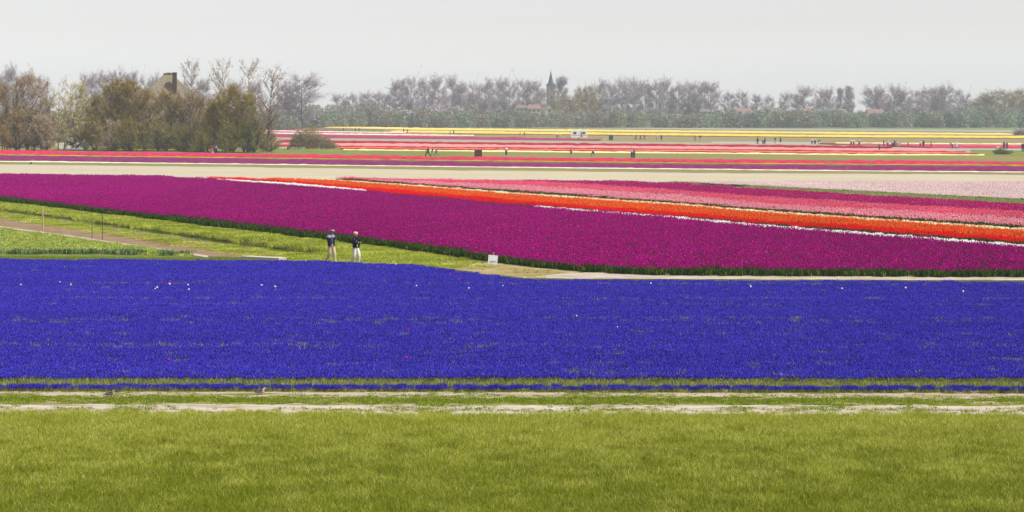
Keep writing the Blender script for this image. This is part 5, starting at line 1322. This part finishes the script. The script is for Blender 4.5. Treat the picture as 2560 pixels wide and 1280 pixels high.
# ------------------------------------------------------------------ people: one skinned body per pose, dressed by region
def skin_mesh(verts, edges, radii, sub=1):
    me = bpy.data.meshes.new('tmp_skel'); me.from_pydata([tuple(v) for v in verts], edges, []); me.update()
    o = bpy.data.objects.new('tmp_skel', me); COL.objects.link(o)
    bpy.context.view_layer.objects.active = o
    md = o.modifiers.new('skin', 'SKIN'); md.use_smooth_shade = True; md.branch_smoothing = 0.6
    if not me.skin_vertices: me.skin_vertices.new() if hasattr(me.skin_vertices, 'new') else None
    for i, r in enumerate(radii):
        s = me.skin_vertices[0].data[i]; s.radius = r if isinstance(r, tuple) else (r, r); s.use_root = (i == 0)
    ss = o.modifiers.new('sub', 'SUBSURF'); ss.levels = sub; ss.render_levels = sub
    dg = bpy.context.evaluated_depsgraph_get(); dg.update()
    ev = o.evaluated_get(dg)
    out_ = bpy.data.meshes.new_from_object(ev, depsgraph=dg)
    bpy.data.objects.remove(o); bpy.data.meshes.remove(me)
    return out_

def skeleton(pose):
    """facing +X, left +Y, 1.72 m tall. Returns verts, edges, radii, region per edge"""
    J = dict(pelvis=(0, 0, .95), waist=(0, 0, 1.10), chest=(0.0, 0, 1.29), nb=(-.01, 0, 1.44), neck=(0.01, 0, 1.50), head=(.03, 0, 1.59), crown=(.02, 0, 1.68), top=(.01, 0, 1.715))
    Rr = dict(pelvis=.145, waist=.135, chest=.15, nb=.075, neck=.055, head=.085, crown=.092, top=.06)
    def arm(s, sh, el, wr, ha):
        k = 'l' if s > 0 else 'r'
        for nm, p, r in (('sh', sh, .078), ('el', el, .058), ('wr', wr, .042), ('ha', ha, .042)): J[nm + k] = (p[0], s * p[1], p[2]); Rr[nm + k] = r
    def leg(s, hp, kn, an, to):
        k = 'l' if s > 0 else 'r'
        for nm, p, r in (('hp', hp, .122), ('kn', kn, .096), ('an', an, .074), ('to', to, .05)): J[nm + k] = (p[0], s * p[1], p[2]); Rr[nm + k] = r
    if pose == 'stand':
        for s in (1, -1):
            arm(s, (0, .18, 1.38), (-.02, .23, 1.12), (.06, .23, .88), (.09, .22, .80)); leg(s, (0, .09, .88), (.02, .10, .50), (0, .10, .08), (.15, .12, .04))
    elif pose in ('walk', 'stride', 'stroll'):
        k = dict(walk=1.0, stride=1.45, stroll=0.72)[pose]
        arm(1, (0, .18, 1.38), (-.10 * k, .23, 1.13), (-.06 * k, .23, .89), (-.03 * k, .22, .82)); arm(-1, (0, .18, 1.38), (.06 * k, .23, 1.12), (.22 * k, .21, .94), (.28 * k, .2, .90))
        leg(1, (.02, .085, .88), (.20 * k, .09, .51), (.24 * k, .09, .09), (.39 * k, .10, .06)); leg(-1, (-.02, .085, .88), (-.06 * k, .09, .49), (-.33 * k, .09, .14), (-.22 * k, .10, .05))
    elif pose == 'hold':      # walking, forearms raised in front (camera, map)
        for s in (1, -1): arm(s, (0, .18, 1.38), (-.03, .24, 1.13), (.20, .15, 1.16), (.27, .10, 1.18))
        leg(1, (.02, .085, .88), (.16, .09, .51), (.14, .09, .09), (.29, .10, .05)); leg(-1, (-.02, .085, .88), (-.02, .09, .49), (-.20, .09, .11), (-.08, .10, .05))
    elif pose == 'point':
        arm(1, (0, .18, 1.38), (-.02, .23, 1.12), (.06, .23, .88), (.09, .22, .80)); arm(-1, (.02, .18, 1.39), (.16, .30, 1.34), (.36, .34, 1.36), (.44, .35, 1.37))
        for s in (1, -1): leg(s, (0, .09, .88), (.03 + .03 * s, .11, .50), (.02 * s, .13, .08), (.14 + .02 * s, .15, .04))
    elif pose == 'bend':
        J.update(waist=(.10, 0, 1.05), chest=(.26, 0, 1.13), nb=(.38, 0, 1.20), neck=(.43, 0, 1.22), head=(.51, 0, 1.22), crown=(.58, 0, 1.27), top=(.60, 0, 1.30))
        for s in (1, -1):
            arm(s, (.33, .18, 1.14), (.38, .22, .88), (.48, .18, .70), (.52, .16, .63)); leg(s, (0, .09, .88), (.06, .11, .50), (-.02, .11, .08), (.13, .13, .04))
    E_ = [('pelvis', 'waist', 'top'), ('waist', 'chest', 'top'), ('chest', 'nb', 'top'), ('nb', 'neck', 'skin'), ('neck', 'head', 'skin'), ('head', 'crown', 'head'), ('crown', 'top', 'hair')]
    for k in 'lr':
        E_ += [('chest', 'sh' + k, 'top'), ('sh' + k, 'el' + k, 'top'), ('el' + k, 'wr' + k, 'sleeve'), ('wr' + k, 'ha' + k, 'skin'),
               ('pelvis', 'hp' + k, 'leg'), ('hp' + k, 'kn' + k, 'leg'), ('kn' + k, 'an' + k, 'shin'), ('an' + k, 'to' + k, 'shoe')]
    names = ['pelvis'] + [n for n in J if n != 'pelvis']
    ix = {n: i for i, n in enumerate(names)}
    return [J[n] for n in names], [(ix[a], ix[b]) for a, b, _ in E_], [Rr[n] for n in names], [r for _, _, r in E_], J

REG = ['skin', 'hair', 'top', 'sleeve', 'leg', 'shin', 'shoe']
def seg_dist(P, a, b):
    a = np.array(a); b = np.array(b); d = b - a; t = np.clip(((P - a) @ d) / (d @ d + 1e-9), 0, 1)
    return np.linalg.norm(P - (a + t[:, None] * d), axis=1)

def fingers(J, k):
    """five separate tapered fingers rooted in the palm, slightly curled; thumb from the side of the palm"""
    m = MB(); w = np.array(J['wr' + k]); h = np.array(J['ha' + k]); d = h - w; d /= np.linalg.norm(d)
    side = np.cross(d, (0, 0, 1.0)); 
    if np.linalg.norm(side) < 0.2: side = np.array((1.0, 0, 0))
    side /= np.linalg.norm(side); nrm = np.cross(d, side)
    for i, L in enumerate((0.065, 0.078, 0.072, 0.055)):
        o = (i - 1.5) * 0.018; p = h + side * o + d * 0.015
        q = p + d * L * 0.55 + nrm * 0.006; r = q + d * L * 0.4 + nrm * 0.02
        m.tube(p, q, 0.009, 0.0085, 5); m.tube(q, r, 0.0085, 0.006, 5)
    p = w * 0.4 + h * 0.6 + side * 0.03; q = p + side * 0.03 + d * 0.03; r = q + d * 0.03 + nrm * 0.008
    m.tube(p, q, 0.011, 0.0095, 5); m.tube(q, r, 0.0095, 0.007, 5)
    return m

def make_body(pose, sub=1, detail=False):
    v, e, r, reg, J = skeleton(pose)
    me = skin_mesh(v, e, r, sub)
    n = len(me.polygons); C_ = np.zeros(n * 3, np.float32); me.polygons.foreach_get('center', C_); C_ = C_.reshape(-1, 3)
    D = np.stack([seg_dist(C_, v[a], v[b]) / (0.6 * (r[a] + r[b]) * 0.5 + 0.03) for a, b in e], -1)
    k = D.argmin(1)
    hd = np.array(J['head']); fwd = np.array((1.0, 0, 0))
    lab = np.zeros(n, np.int32)
    for i in range(n):
        t = reg[k[i]]
        if t == 'head': t = 'skin' if ((C_[i] - hd) @ fwd > 0.01 and C_[i][2] < hd[2] + 0.075) else 'hair'
        elif t == 'skin' and k[i] == 4 and (C_[i] - hd) @ fwd < -0.03: t = 'hair'
        if t == 'top' and k[i] == 0 and C_[i][2] < 0.94: t = 'leg'
        lab[i] = REG.index(t)
    me.polygons.foreach_set('material_index', lab)
    if detail:
        bm = bmesh.new(); bm.from_mesh(me)
        for kk in 'lr':
            f = fingers(J, kk); tm = f.mesh('tmpf'); 
            nb_ = len(bm.faces); bm.from_mesh(tm)
            bm.faces.ensure_lookup_table()
            for fi in range(nb_, len(bm.faces)): bm.faces[fi].material_index = 0
        f = MB(); h_ = J['head']                     # nose and ears
        f.add([(h_[0] + .075, -.016, h_[2] - .012), (h_[0] + .075, .016, h_[2] - .012), (h_[0] + .078, 0, h_[2] + .035), (h_[0] + .115, 0, h_[2] - .006)], t=[(0, 1, 3), (1, 2, 3), (2, 0, 3)])
        for s in (-1, 1): f.lathe([(0, -.03), (.014, -.01), (.016, .012), (0, .03)], 6, (h_[0] - .005, s * .088, h_[2] + .01))
        tm = f.mesh('tmpf'); nb_ = len(bm.faces); bm.from_mesh(tm); bm.faces.ensure_lookup_table()
        for fi in range(nb_, len(bm.faces)): bm.faces[fi].material_index = 0
        bm.to_mesh(me); bm.free()
    for i in range(len(REG)): me.materials.append(None)
    me.name = 'person_' + pose
    return me, J

CLOTH = {}
def cloth(c):
    if c not in CLOTH: CLOTH[c] = mat_plain('cloth_%d_%d_%d' % c, lin(*c), 0.85, 0.10, 6, spec=0.1)
    return CLOTH[c]
SKIN_C, HB, HG, HW = (206, 156, 130), (74, 54, 42), (160, 150, 140), (214, 204, 190)
DKS = (40, 38, 40)
BODY = {p: make_body(p)[0] for p in ('stand', 'walk', 'stride', 'hold', 'point', 'bend')}

def person(x, y, top, leg, label, pose='stand', face=0, hair=HB, h=1.72, shorts=False, bare=False, shoe=DKS, hat=None, bag=None, group='visitors among the flower fields', skirt=None):
    p = gp(x, y)
    o = obj('person', BODY[pose], None, p, R(face)); s = h / 1.72; o.scale = (s * 1.12, s * 1.12, s)
    cols = dict(skin=SKIN_C, hair=hair, top=top, sleeve=SKIN_C if bare else top, leg=leg, shin=SKIN_C if shorts else leg, shoe=shoe)
    for i, rname in enumerate(REG):
        o.material_slots[i].link = 'OBJECT'; o.material_slots[i].material = cloth(cols[rname])
    prop(o, label, 'person', group)
    if hat:
        m = MB(); m.lathe([(0.17, 1.685), (0.175, 1.70), (0.105, 1.71), (0.10, 1.78), (0.06, 1.80), (0, 1.805)], 12, (0.02, 0, 0)); m.build('hat', cloth(hat), o, smooth=True)
    if bag:
        m = MB(); m.box(-0.30, -0.14, -0.15, 0.15, 1.02, 1.40, tp=0.03); m.build('backpack', cloth(bag), o)
    if skirt:
        m = MB(); m.lathe([(0.30, 0.48), (0.26, 0.7), (0.17, 1.02), (0.15, 1.06)], 14); m.build('skirt', cloth(skirt), o, smooth=True)
    return o

NAVY, BLACK, WHITE, RED_, GREYC, BEIGE, JEAN = (44, 46, 70), (40, 38, 42), (236, 234, 236), (190, 44, 40), (110, 108, 112), (206, 192, 166), (60, 66, 96)
# walkers in front of the thicket
person(519, 386, (48, 48, 60), (60, 62, 52), 'person in dark clothes at the left of the three walking by the thicket', 'walk', 180, h=1.85)
person(530.5, 387, (196, 46, 38), (226, 224, 216), 'person in a red jacket and white trousers walking by the thicket', 'walk', 100, h=2.05)
person(540.5, 387, (178, 204, 228), (52, 54, 74), 'person in a light blue jacket with a grey bag by the thicket', 'walk', 20, h=2.08, bag=(150, 150, 156))
# walkers on the olive meadow
person(1070, 392, (80, 80, 92), (58, 64, 76), 'tall person in dark grey striding along the meadow', 'stride', 185, h=1.98, hair=(150, 90, 80))
person(1081, 388.5, (50, 40, 46), (206, 186, 172), 'small person with reddish hair and black top behind the tall striding one', 'walk', 180, h=1.6, hair=(150, 70, 62))
person(1091, 389, (220, 218, 226), (150, 140, 140), 'person in a white shirt with navy band beside the tall striding one', 'walk', 180, h=1.72, bag=(52, 54, 84))
person(1265.5, 388.5, (244, 242, 240), (70, 72, 66), 'person in white shirt and dark trousers right of the brown crate', 'hold', 80, h=1.74, bare=True)
person(1428, 391.5, (236, 232, 234), (76, 72, 66), 'person in white top with a red backpack and dark shorts', 'walk', 70, h=1.72, shorts=True, hair=(120, 64, 52), bag=(190, 50, 62), bare=True)
person(1483, 391, (196, 182, 160), (54, 48, 50), 'person in beige top, black shorts and a white cap on the meadow', 'walk', 150, h=1.7, shorts=True, hat=(236, 234, 230), bare=True)
person(1579, 394.5, (226, 222, 236), (84, 78, 84), 'person in a pale shirt and straw hat with one arm pointing', 'point', -30, h=1.8, hat=(214, 196, 160), bare=False)
person(1585, 395.5, (90, 92, 112), (48, 52, 84), 'person in navy trousers close beside the one with the straw hat', 'stand', 90, h=1.45)
# far left group by the yellow strip
person(851, 329, (206, 210, 222), (150, 152, 166), 'pale figure, leftmost by the far yellow strip behind the brush pile', 'stand', 90)
person(858, 328.6, NAVY, (80, 80, 100), 'navy figure beside the leftmost pale one by the far yellow strip', 'stand', 90)
person(866, 329, (160, 166, 186), (170, 170, 184), 'grey blue figure, rightmost of the first three by the far yellow strip', 'stand', 200)
person(889, 329, (66, 66, 80), (72, 70, 80), 'dark slim figure walking alone ahead by the far yellow strip', 'walk', 180)
person(897.5, 328.8, (58, 56, 74), (84, 80, 96), 'dark figure following the slim one by the far yellow strip', 'stand', 100, hair=(190, 180, 180))
person(1009, 331.5, (54, 52, 66), (66, 64, 76), 'dark figure, left of the pair where the nearer yellow strip begins', 'stand', 90)
person(1018, 331.8, (96, 96, 108), (70, 70, 84), 'grey figure, right of the pair where the nearer yellow strip begins', 'stand', 90, h=1.6)
person(1126, 336.5, (228, 222, 226), (196, 130, 130), 'figure in white top and pink trousers by the yellow strip', 'walk', 180)
person(1134, 335.8, (112, 76, 98), (100, 70, 92), 'figure in dull purple beside the one in pink trousers', 'stand', 90, h=1.6)
person(1300.5, 341.5, (196, 84, 84), (214, 170, 166), 'figure in a red top, left of the pair left of the caravan', 'walk', 150, hat=(210, 190, 200))
person(1311, 341.8, (150, 140, 172), (190, 150, 160), 'figure in lilac, right of the pair left of the caravan', 'stand', 90)
person(1393, 345, WHITE, (66, 62, 66), 'figure in white shirt and dark trousers, left of the two beside the caravan', 'stand', 90)
person(1399.5, 345, (228, 226, 230), (196, 192, 190), 'figure all in white, nearer the caravan of the two beside it', 'stand', 90)
# grass strip right of the green cabinet
person(1589, 349.5, (90, 72, 90), (96, 84, 92), 'dark figure with a white bag right of the green cabinet', 'walk', 0, bag=(232, 228, 230))
person(1601, 350.5, (150, 70, 84), (88, 90, 76), 'figure in a dull red top and greenish trousers behind the meadow', 'walk', 0)
person(1611, 350.8, (202, 66, 80), (130, 126, 128), 'figure in a bright pinkish red top right of the dull red one', 'walk', 20)
person(1642, 350.5, (232, 230, 220), (198, 190, 176), 'figure in cream clothes beside the dark purple one', 'stand', 90)
person(1653.5, 350.8, (86, 66, 92), (110, 92, 104), 'figure in dark purple right of the cream one', 'stand', 90)
person(1738, 353.5, (130, 144, 158), (190, 182, 170), 'figure in dusty blue top above the dark crimson strip', 'stand', 90)
person(1750.5, 352.8, (56, 52, 66), (222, 216, 214), 'figure in dark top and white trousers beside the dusty blue one', 'stand', 90, bag=(52, 48, 60))
# along the pale visitor path
person(1894, 360, (56, 48, 58), (96, 76, 86), 'figure in black, leftmost on the pale path', 'stand', 90, bag=(48, 44, 54))
person(1907.5, 360.3, (206, 206, 222), (104, 108, 128), 'figure in pale lilac on the path, arm in arm with a navy one', 'stand', 90, hair=HW)
person(1912, 360.2, (72, 66, 82), (92, 88, 104), 'figure in navy on the path beside the pale lilac one', 'stand', 90)
person(1938, 358.6, (62, 60, 84), (190, 192, 180), 'figure in navy top and pale trousers on the path', 'stand', 90, hair=HW)
person(1951.5, 356.8, (84, 74, 92), (62, 58, 80), 'dark figure, fifth along the pale path', 'stand', 90, hair=(186, 150, 130), h=1.5)
person(2030, 360.2, WHITE, (66, 64, 88), 'figure in white top and navy trousers at the end of the pale path', 'stand', 90, h=1.62)
person(2037.5, 361, (222, 220, 222), (62, 64, 90), 'figure in a white top and navy skirt at the end of the pale path', 'stand', 90, hair=HW, skirt=(58, 60, 88), h=1.7)
person(2045.5, 361, (78, 78, 98), (150, 146, 140), 'figure in navy bending over at the end of the pale path', 'bend', 0, h=1.6)
# crowd by the pink strip
person(2128, 363.8, (236, 234, 240), (66, 58, 84), 'figure in white top and dark trousers, leftmost of three above the crimson strip', 'stand', 90)
person(2134.5, 363.6, (232, 226, 236), (120, 84, 110), 'figure in white top and plum trousers, middle of three above the crimson strip', 'stand', 90, h=1.6)
person(2148, 363.4, (214, 228, 238), (124, 76, 104), 'figure in pale blue top, rightmost of three above the crimson strip', 'stand', 90)
person(2198.5, 377, (124, 118, 130), (92, 84, 98), 'slim grey figure standing alone in the light pink strip', 'stand', 20, hair=(196, 120, 124), h=1.6)
person(2209.5, 366.6, (62, 60, 58), (66, 60, 58), 'figure in black with a yellow bag in the crowd', 'stand', 0, bag=(214, 210, 90))
person(2219, 367, (236, 222, 228), (200, 62, 84), 'figure in white top and red trousers in the crowd', 'stand', 90)
person(2231, 368.4, (206, 204, 218), (58, 60, 88), 'figure in grey white top and navy trousers in the crowd', 'stand', 90)
person(2236, 368, (76, 74, 84), (60, 60, 82), 'figure in dark clothes in the middle of the crowd', 'stand', 90)
person(2242, 368, (226, 196, 212), (176, 150, 168), 'figure in lilac pink in the crowd', 'stand', 90)
person(2247.5, 368.2, (236, 192, 120), (206, 190, 170), 'figure in a yellow orange jacket at the right of the crowd', 'bend', 0, h=1.8)
person(2270, 367.4, (206, 96, 120), (214, 150, 150), 'small child in pink right of the crowd', 'stand', 90, h=1.15)
person(2301, 369.4, (230, 226, 236), (204, 60, 106), 'figure in white top and crimson trousers in front of the pink strip', 'stand', 90)
person(2308.5, 369.6, (104, 52, 74), (96, 48, 70), 'figure in maroon beside the one in crimson trousers', 'stand', 90, h=1.8)
person(2328, 369.8, (140, 186, 208), (84, 92, 124), 'figure in a light blue top in front of the pink strip', 'stand', 0)
person(2381, 371.6, (112, 116, 164), (76, 78, 104), 'figure in blue purple leaning, left of the one in a pale skirt', 'bend', 180, h=1.75)
person(2390.5, 371.8, (236, 232, 236), (190, 212, 222), 'figure in white top and pale blue skirt', 'stand', 90, skirt=(186, 212, 224), hair=HW)
person(2510, 373, (122, 40, 56), (110, 44, 62), 'figure in maroon at the right beside the white tub', 'stand', 90)
person(2517.5, 373, (84, 86, 128), (92, 88, 112), 'figure in navy blue right of the maroon one', 'stand', 90, h=1.6)
person(2557, 379, (60, 50, 66), (56, 54, 78), 'white haired figure in dark clothes at the right edge', 'stand', 90, hair=HW, h=1.95)

# the two near walkers, built with separate jackets, hat, hair and bag
def near_walker(x, y, pose, face, h, cols, label):
    me, J = make_body(pose, 2, True)
    p = gp(x, y); o = obj('person', me, None, p, R(face)); s = h / 1.72; o.scale = (s, s, s)
    for i, rname in enumerate(REG):
        o.material_slots[i].link = 'OBJECT'; o.material_slots[i].material = cloth(cols[rname])
    prop(o, label, 'person', 'pair of walkers behind the blue field')
    return o, J, me
def jacket(o, me, mats, open_w, z0, z1, off=0.022):
    """shell over torso and arms, open down the front; collar and shoulders may be a second colour"""
    v = np.array([tuple(q.co) for q in me.vertices]); nr = np.array([tuple(q.normal) for q in me.vertices])
    bm = bmesh.new(); idx = {}
    keepers = []
    for pl_ in me.polygons:
        if pl_.material_index in (2, 3, 4):
            c = np.array(pl_.center)
            if c[2] < z0 or (pl_.material_index == 4 and c[2] < z0): continue
            if c[0] > 0.06 and abs(c[1] + 0.02) < open_w * (0.5 + 0.7 * (c[2] - z0)): continue
            if abs(c[1]) > 0.17 and c[2] < z0: continue
            keepers.append(pl_)
    for pl_ in keepers:
        vs_ = []
        for i in pl_.vertices:
            if i not in idx: idx[i] = bm.verts.new(v[i] + nr[i] * off)
            vs_.append(idx[i])
        try: f = bm.faces.new(vs_)
        except ValueError: continue
        f.material_index = 1 if (pl_.center[2] > z1 and abs(pl_.center[1]) < 0.30) else 0
        f.smooth = True
    m2 = bpy.data.meshes.new('jacket'); bm.to_mesh(m2); bm.free()
    for mm in mats: m2.materials.append(mm)
    j = obj('jacket', m2, o); sd = j.modifiers.new('thick', 'SOLIDIFY'); sd.thickness = 0.015; sd.offset = -0.5
    return j
man, Jm, mm_ = near_walker(828, 657.5, 'stroll', -38, 1.80, dict(skin=(190, 132, 112), hair=(120, 112, 108), top=(96, 84, 150), sleeve=(96, 84, 150), leg=(238, 214, 178), shin=(228, 206, 176), shoe=(236, 226, 206)),
                           'man in dark jacket, violet shirt, cream trousers and cap, left of two walkers')
jacket(man, mm_, [cloth((26, 28, 48)), cloth((170, 172, 196))], 0.085, 0.86, 1.30)
m = MB(); hc = Jm['head']; cxh = hc[0] - 0.005; zh = hc[2] + 0.055
m.lathe([(0.108, zh - 0.01), (0.112, zh + 0.02), (0.10, zh + 0.07), (0.06, zh + 0.10), (0, zh + 0.108)], 14, (cxh, 0, 0))
cap = m.build('cap', cloth((70, 66, 84)), man, smooth=True)
m = MB(); m.add([(cxh + 0.09, -0.085, zh), (cxh + 0.09, 0.085, zh), (cxh + 0.19, 0.05, zh - 0.012), (cxh + 0.19, -0.05, zh - 0.012), (cxh + 0.09, -0.085, zh + 0.012), (cxh + 0.09, 0.085, zh + 0.012), (cxh + 0.19, 0.05, zh), (cxh + 0.19, -0.05, zh)],
      [(0, 1, 2, 3), (4, 7, 6, 5), (3, 2, 6, 7), (0, 3, 7, 4), (1, 5, 6, 2)]); m.build('peak', cloth((214, 206, 204)), cap)
m = MB(); m.lathe([(0.113, zh + 0.018), (0.115, zh + 0.03), (0.108, zh + 0.05)], 14, (cxh, 0, 0)); m.build('cap_band', cloth((224, 218, 214)), cap)
wom, Jw, mw_ = near_walker(889, 661.5, 'hold', -25, 1.72, dict(skin=(206, 160, 130), hair=(226, 204, 160), top=(226, 228, 240), sleeve=(34, 34, 44), leg=(236, 234, 226), shin=(226, 224, 218), shoe=(220, 216, 210)),
                           'blond person in black jacket and white trousers, right of two walkers')
jacket(wom, mw_, [cloth((30, 30, 42)), cloth((34, 34, 46))], 0.05, 0.90, 9)
m = MB(); hc = Jw['head']
m.lathe([(0.06, hc[2] - 0.055), (0.10, hc[2] - 0.03), (0.125, hc[2] + 0.03), (0.125, hc[2] + 0.08), (0.10, hc[2] + 0.125), (0.05, hc[2] + 0.15), (0, hc[2] + 0.155)], 16, (hc[0] - 0.035, 0, 0)); m.build('hair', cloth((232, 212, 168)), wom, smooth=True)
bgo = empty('shoulder_bag', (0, 0, 0)); bgo.parent = wom
bgo.parent = wom
m = MB(); m.box(-0.16, 0.10, 0.17, 0.31, 0.92, 1.16, tp=0.02); bgm = m.build('bag_body', cloth((28, 28, 36)), bgo)
m = MB(); m.tube((-0.1, 0.24, 1.15), (-0.02, 0.16, 1.46), 0.015, 0.015, 5); m.tube((0.06, 0.24, 1.15), (0.0, 0.16, 1.46), 0.015, 0.015, 5); m.build('strap', cloth((40, 38, 44)), bgo)

# ------------------------------------------------------------------ birds
def bird(p, rz, s, back, breast, label, name='gull'):
    t = empty(name, p, rz); t.scale = (s, s, s); prop(t, label, 'bird', 'birds on the ground')
    me = skin_mesh([(0, 0, .11), (-.08, 0, .10), (-.16, 0, .085), (.06, 0, .125), (.095, 0, .165), (.115, 0, .195), (.135, 0, .195)], [(0, 1), (1, 2), (0, 3), (3, 4), (4, 5), (5, 6)], [.062, .05, .018, .055, .032, .03, .018], 2)
    C_ = [q.center for q in me.polygons]; me.materials.append(cloth(breast)); me.materials.append(cloth(back))
    for q in me.polygons: q.material_index = 1 if (q.center[2] > 0.115 + 0.3 * max(0, q.center[0]) and q.center[0] < 0.06) else 0
    obj('body', me, t)
    m = MB(); m.tube((.148, 0, .193), (.185, 0, .186), .009, .002, 6); m.build('beak', cloth((206, 170, 70)), t)
    for s_ in (-1, 1):
        m = MB(); m.add([(.06, s_ * .056, .135), (.0, s_ * .068, .15), (-.18, s_ * .03, .10), (-.02, s_ * .066, .085), (-.19, s_ * .02, .095)], [(0, 1, 2, 3)], [(2, 4, 3)]); w_ = m.build('wing', cloth(back), t)
        m = MB(); m.tube((0, s_ * .025, .07), (.005, s_ * .025, 0.0), .006, .005, 5); m.tube((.005, s_ * .025, .004), (.04, s_ * .03, .003), .005, .003, 4); m.build('leg', cloth((190, 150, 90)), t)
bird(gp(651, 988), R(4), 1.05, (104, 112, 124), (206, 180, 168), 'grey backed bird with pinkish breast on the sandy track, right of the two', 'pigeon')
bird(gp(275, 993), R(18), 1.0, (120, 112, 106), (150, 142, 136), 'dull grey brown bird on the sandy track, left of the two', 'pigeon')
bird(gp(77, 411.5), R(-60), 1.9, (22, 22, 24), (24, 24, 26), 'black crow on the olive strip at the far left', 'crow')

# ------------------------------------------------------------------ stray tulips in the blue field
def stray(c1, c2, nm):
    m1 = cloth(c1); g = MB(); g.lathe([(0.012, 0.30), (0.045, 0.33), (0.05, 0.37), (0.03, 0.41), (0.0, 0.40)], 7)
    return g.mesh(nm, [m1], True)
ST = dict(white=stray((250, 240, 226), 0, 'bloom'), red=stray((222, 30, 70), 0, 'bloom'), pink=stray((214, 60, 150), 0, 'bloom'), cream=stray((244, 226, 150), 0, 'bloom'))
g = MB(); g.tube((0, 0, 0), (0, 0, 0.31), 0.006, 0.005, 5)
STEM = g.mesh('stem', [LEAF])
strays = [(1020, 841, 'red', 'lone red tulip in the middle of the blue field, farther of two'), (1015, 915, 'red', 'lone red tulip near the front edge of the blue field, nearer of two'), (421, 915, 'pink', 'small pink tulip near the front left of the blue field')]
strays += [(x, y, 'white', 'stray white tulip in the far half of the blue field') for x, y in ((388, 733), (393, 732.5), (424, 724), (470, 725), (472, 737), (654, 726), (688, 731), (1041, 727), (1172, 733), (1257, 725), (1627, 721), (1876, 724), (1877, 730), (177, 724), (52, 724), (150, 716), (2105, 735), (2264, 734), (1311, 707), (990, 672), (1543, 832), (1441, 803), (2408, 742), (2095, 710))]
strays += [(x, y, 'pink', 'stray pink tulip in the far half of the blue field') for x, y in ((230, 716), (404, 718), (415, 720), (426, 716), (484, 718), (700, 718), (1125, 700), (1148, 712), (1020, 718), (2263, 722), (2309, 724), (1922, 720), (2158, 719))]
for col_, wd in (('white', 'white'), ('pink', 'pink')):
    ss_ = sorted([q for q in strays if q[2] == col_ and q[3].startswith('stray')])
    for i, q in enumerate(ss_):
        strays[strays.index(q)] = (q[0], q[1], col_, 'stray %s tulip, %s from the left in the far half of the blue field' % (wd, ORD[i]))
for x, y, c, lb in strays:
    t = empty('stray_tulip', gp(x, y)); prop(t, lb, 'tulip', 'stray tulips in the blue field')
    k = 0.62 + 0.25 * random.Random(x * 7 + y).random(); t.scale = (k, k, k * 0.85)
    obj('bloom', ST[c], t); obj('stem', STEM, t)

# ------------------------------------------------------------------ the hazy spring air
hz = MB(); hz.box(-1250, 1250, -60, 2080, -1.6, 46)
M_HAZE, nt, out = new_mat('haze_air')
vol = nt.nodes.new('ShaderNodeVolumePrincipled')
vol.inputs['Color'].default_value = (0.74, 0.85, 1.0, 1)
vol.inputs['Density'].default_value = 0.00023
vol.inputs['Anisotropy'].default_value = 0.2
nt.links.new(vol.outputs[0], out.inputs['Volume'])
o = hz.build('haze', M_HAZE); prop(o, 'pale hazy air over the fields', 'haze', None, 'stuff')
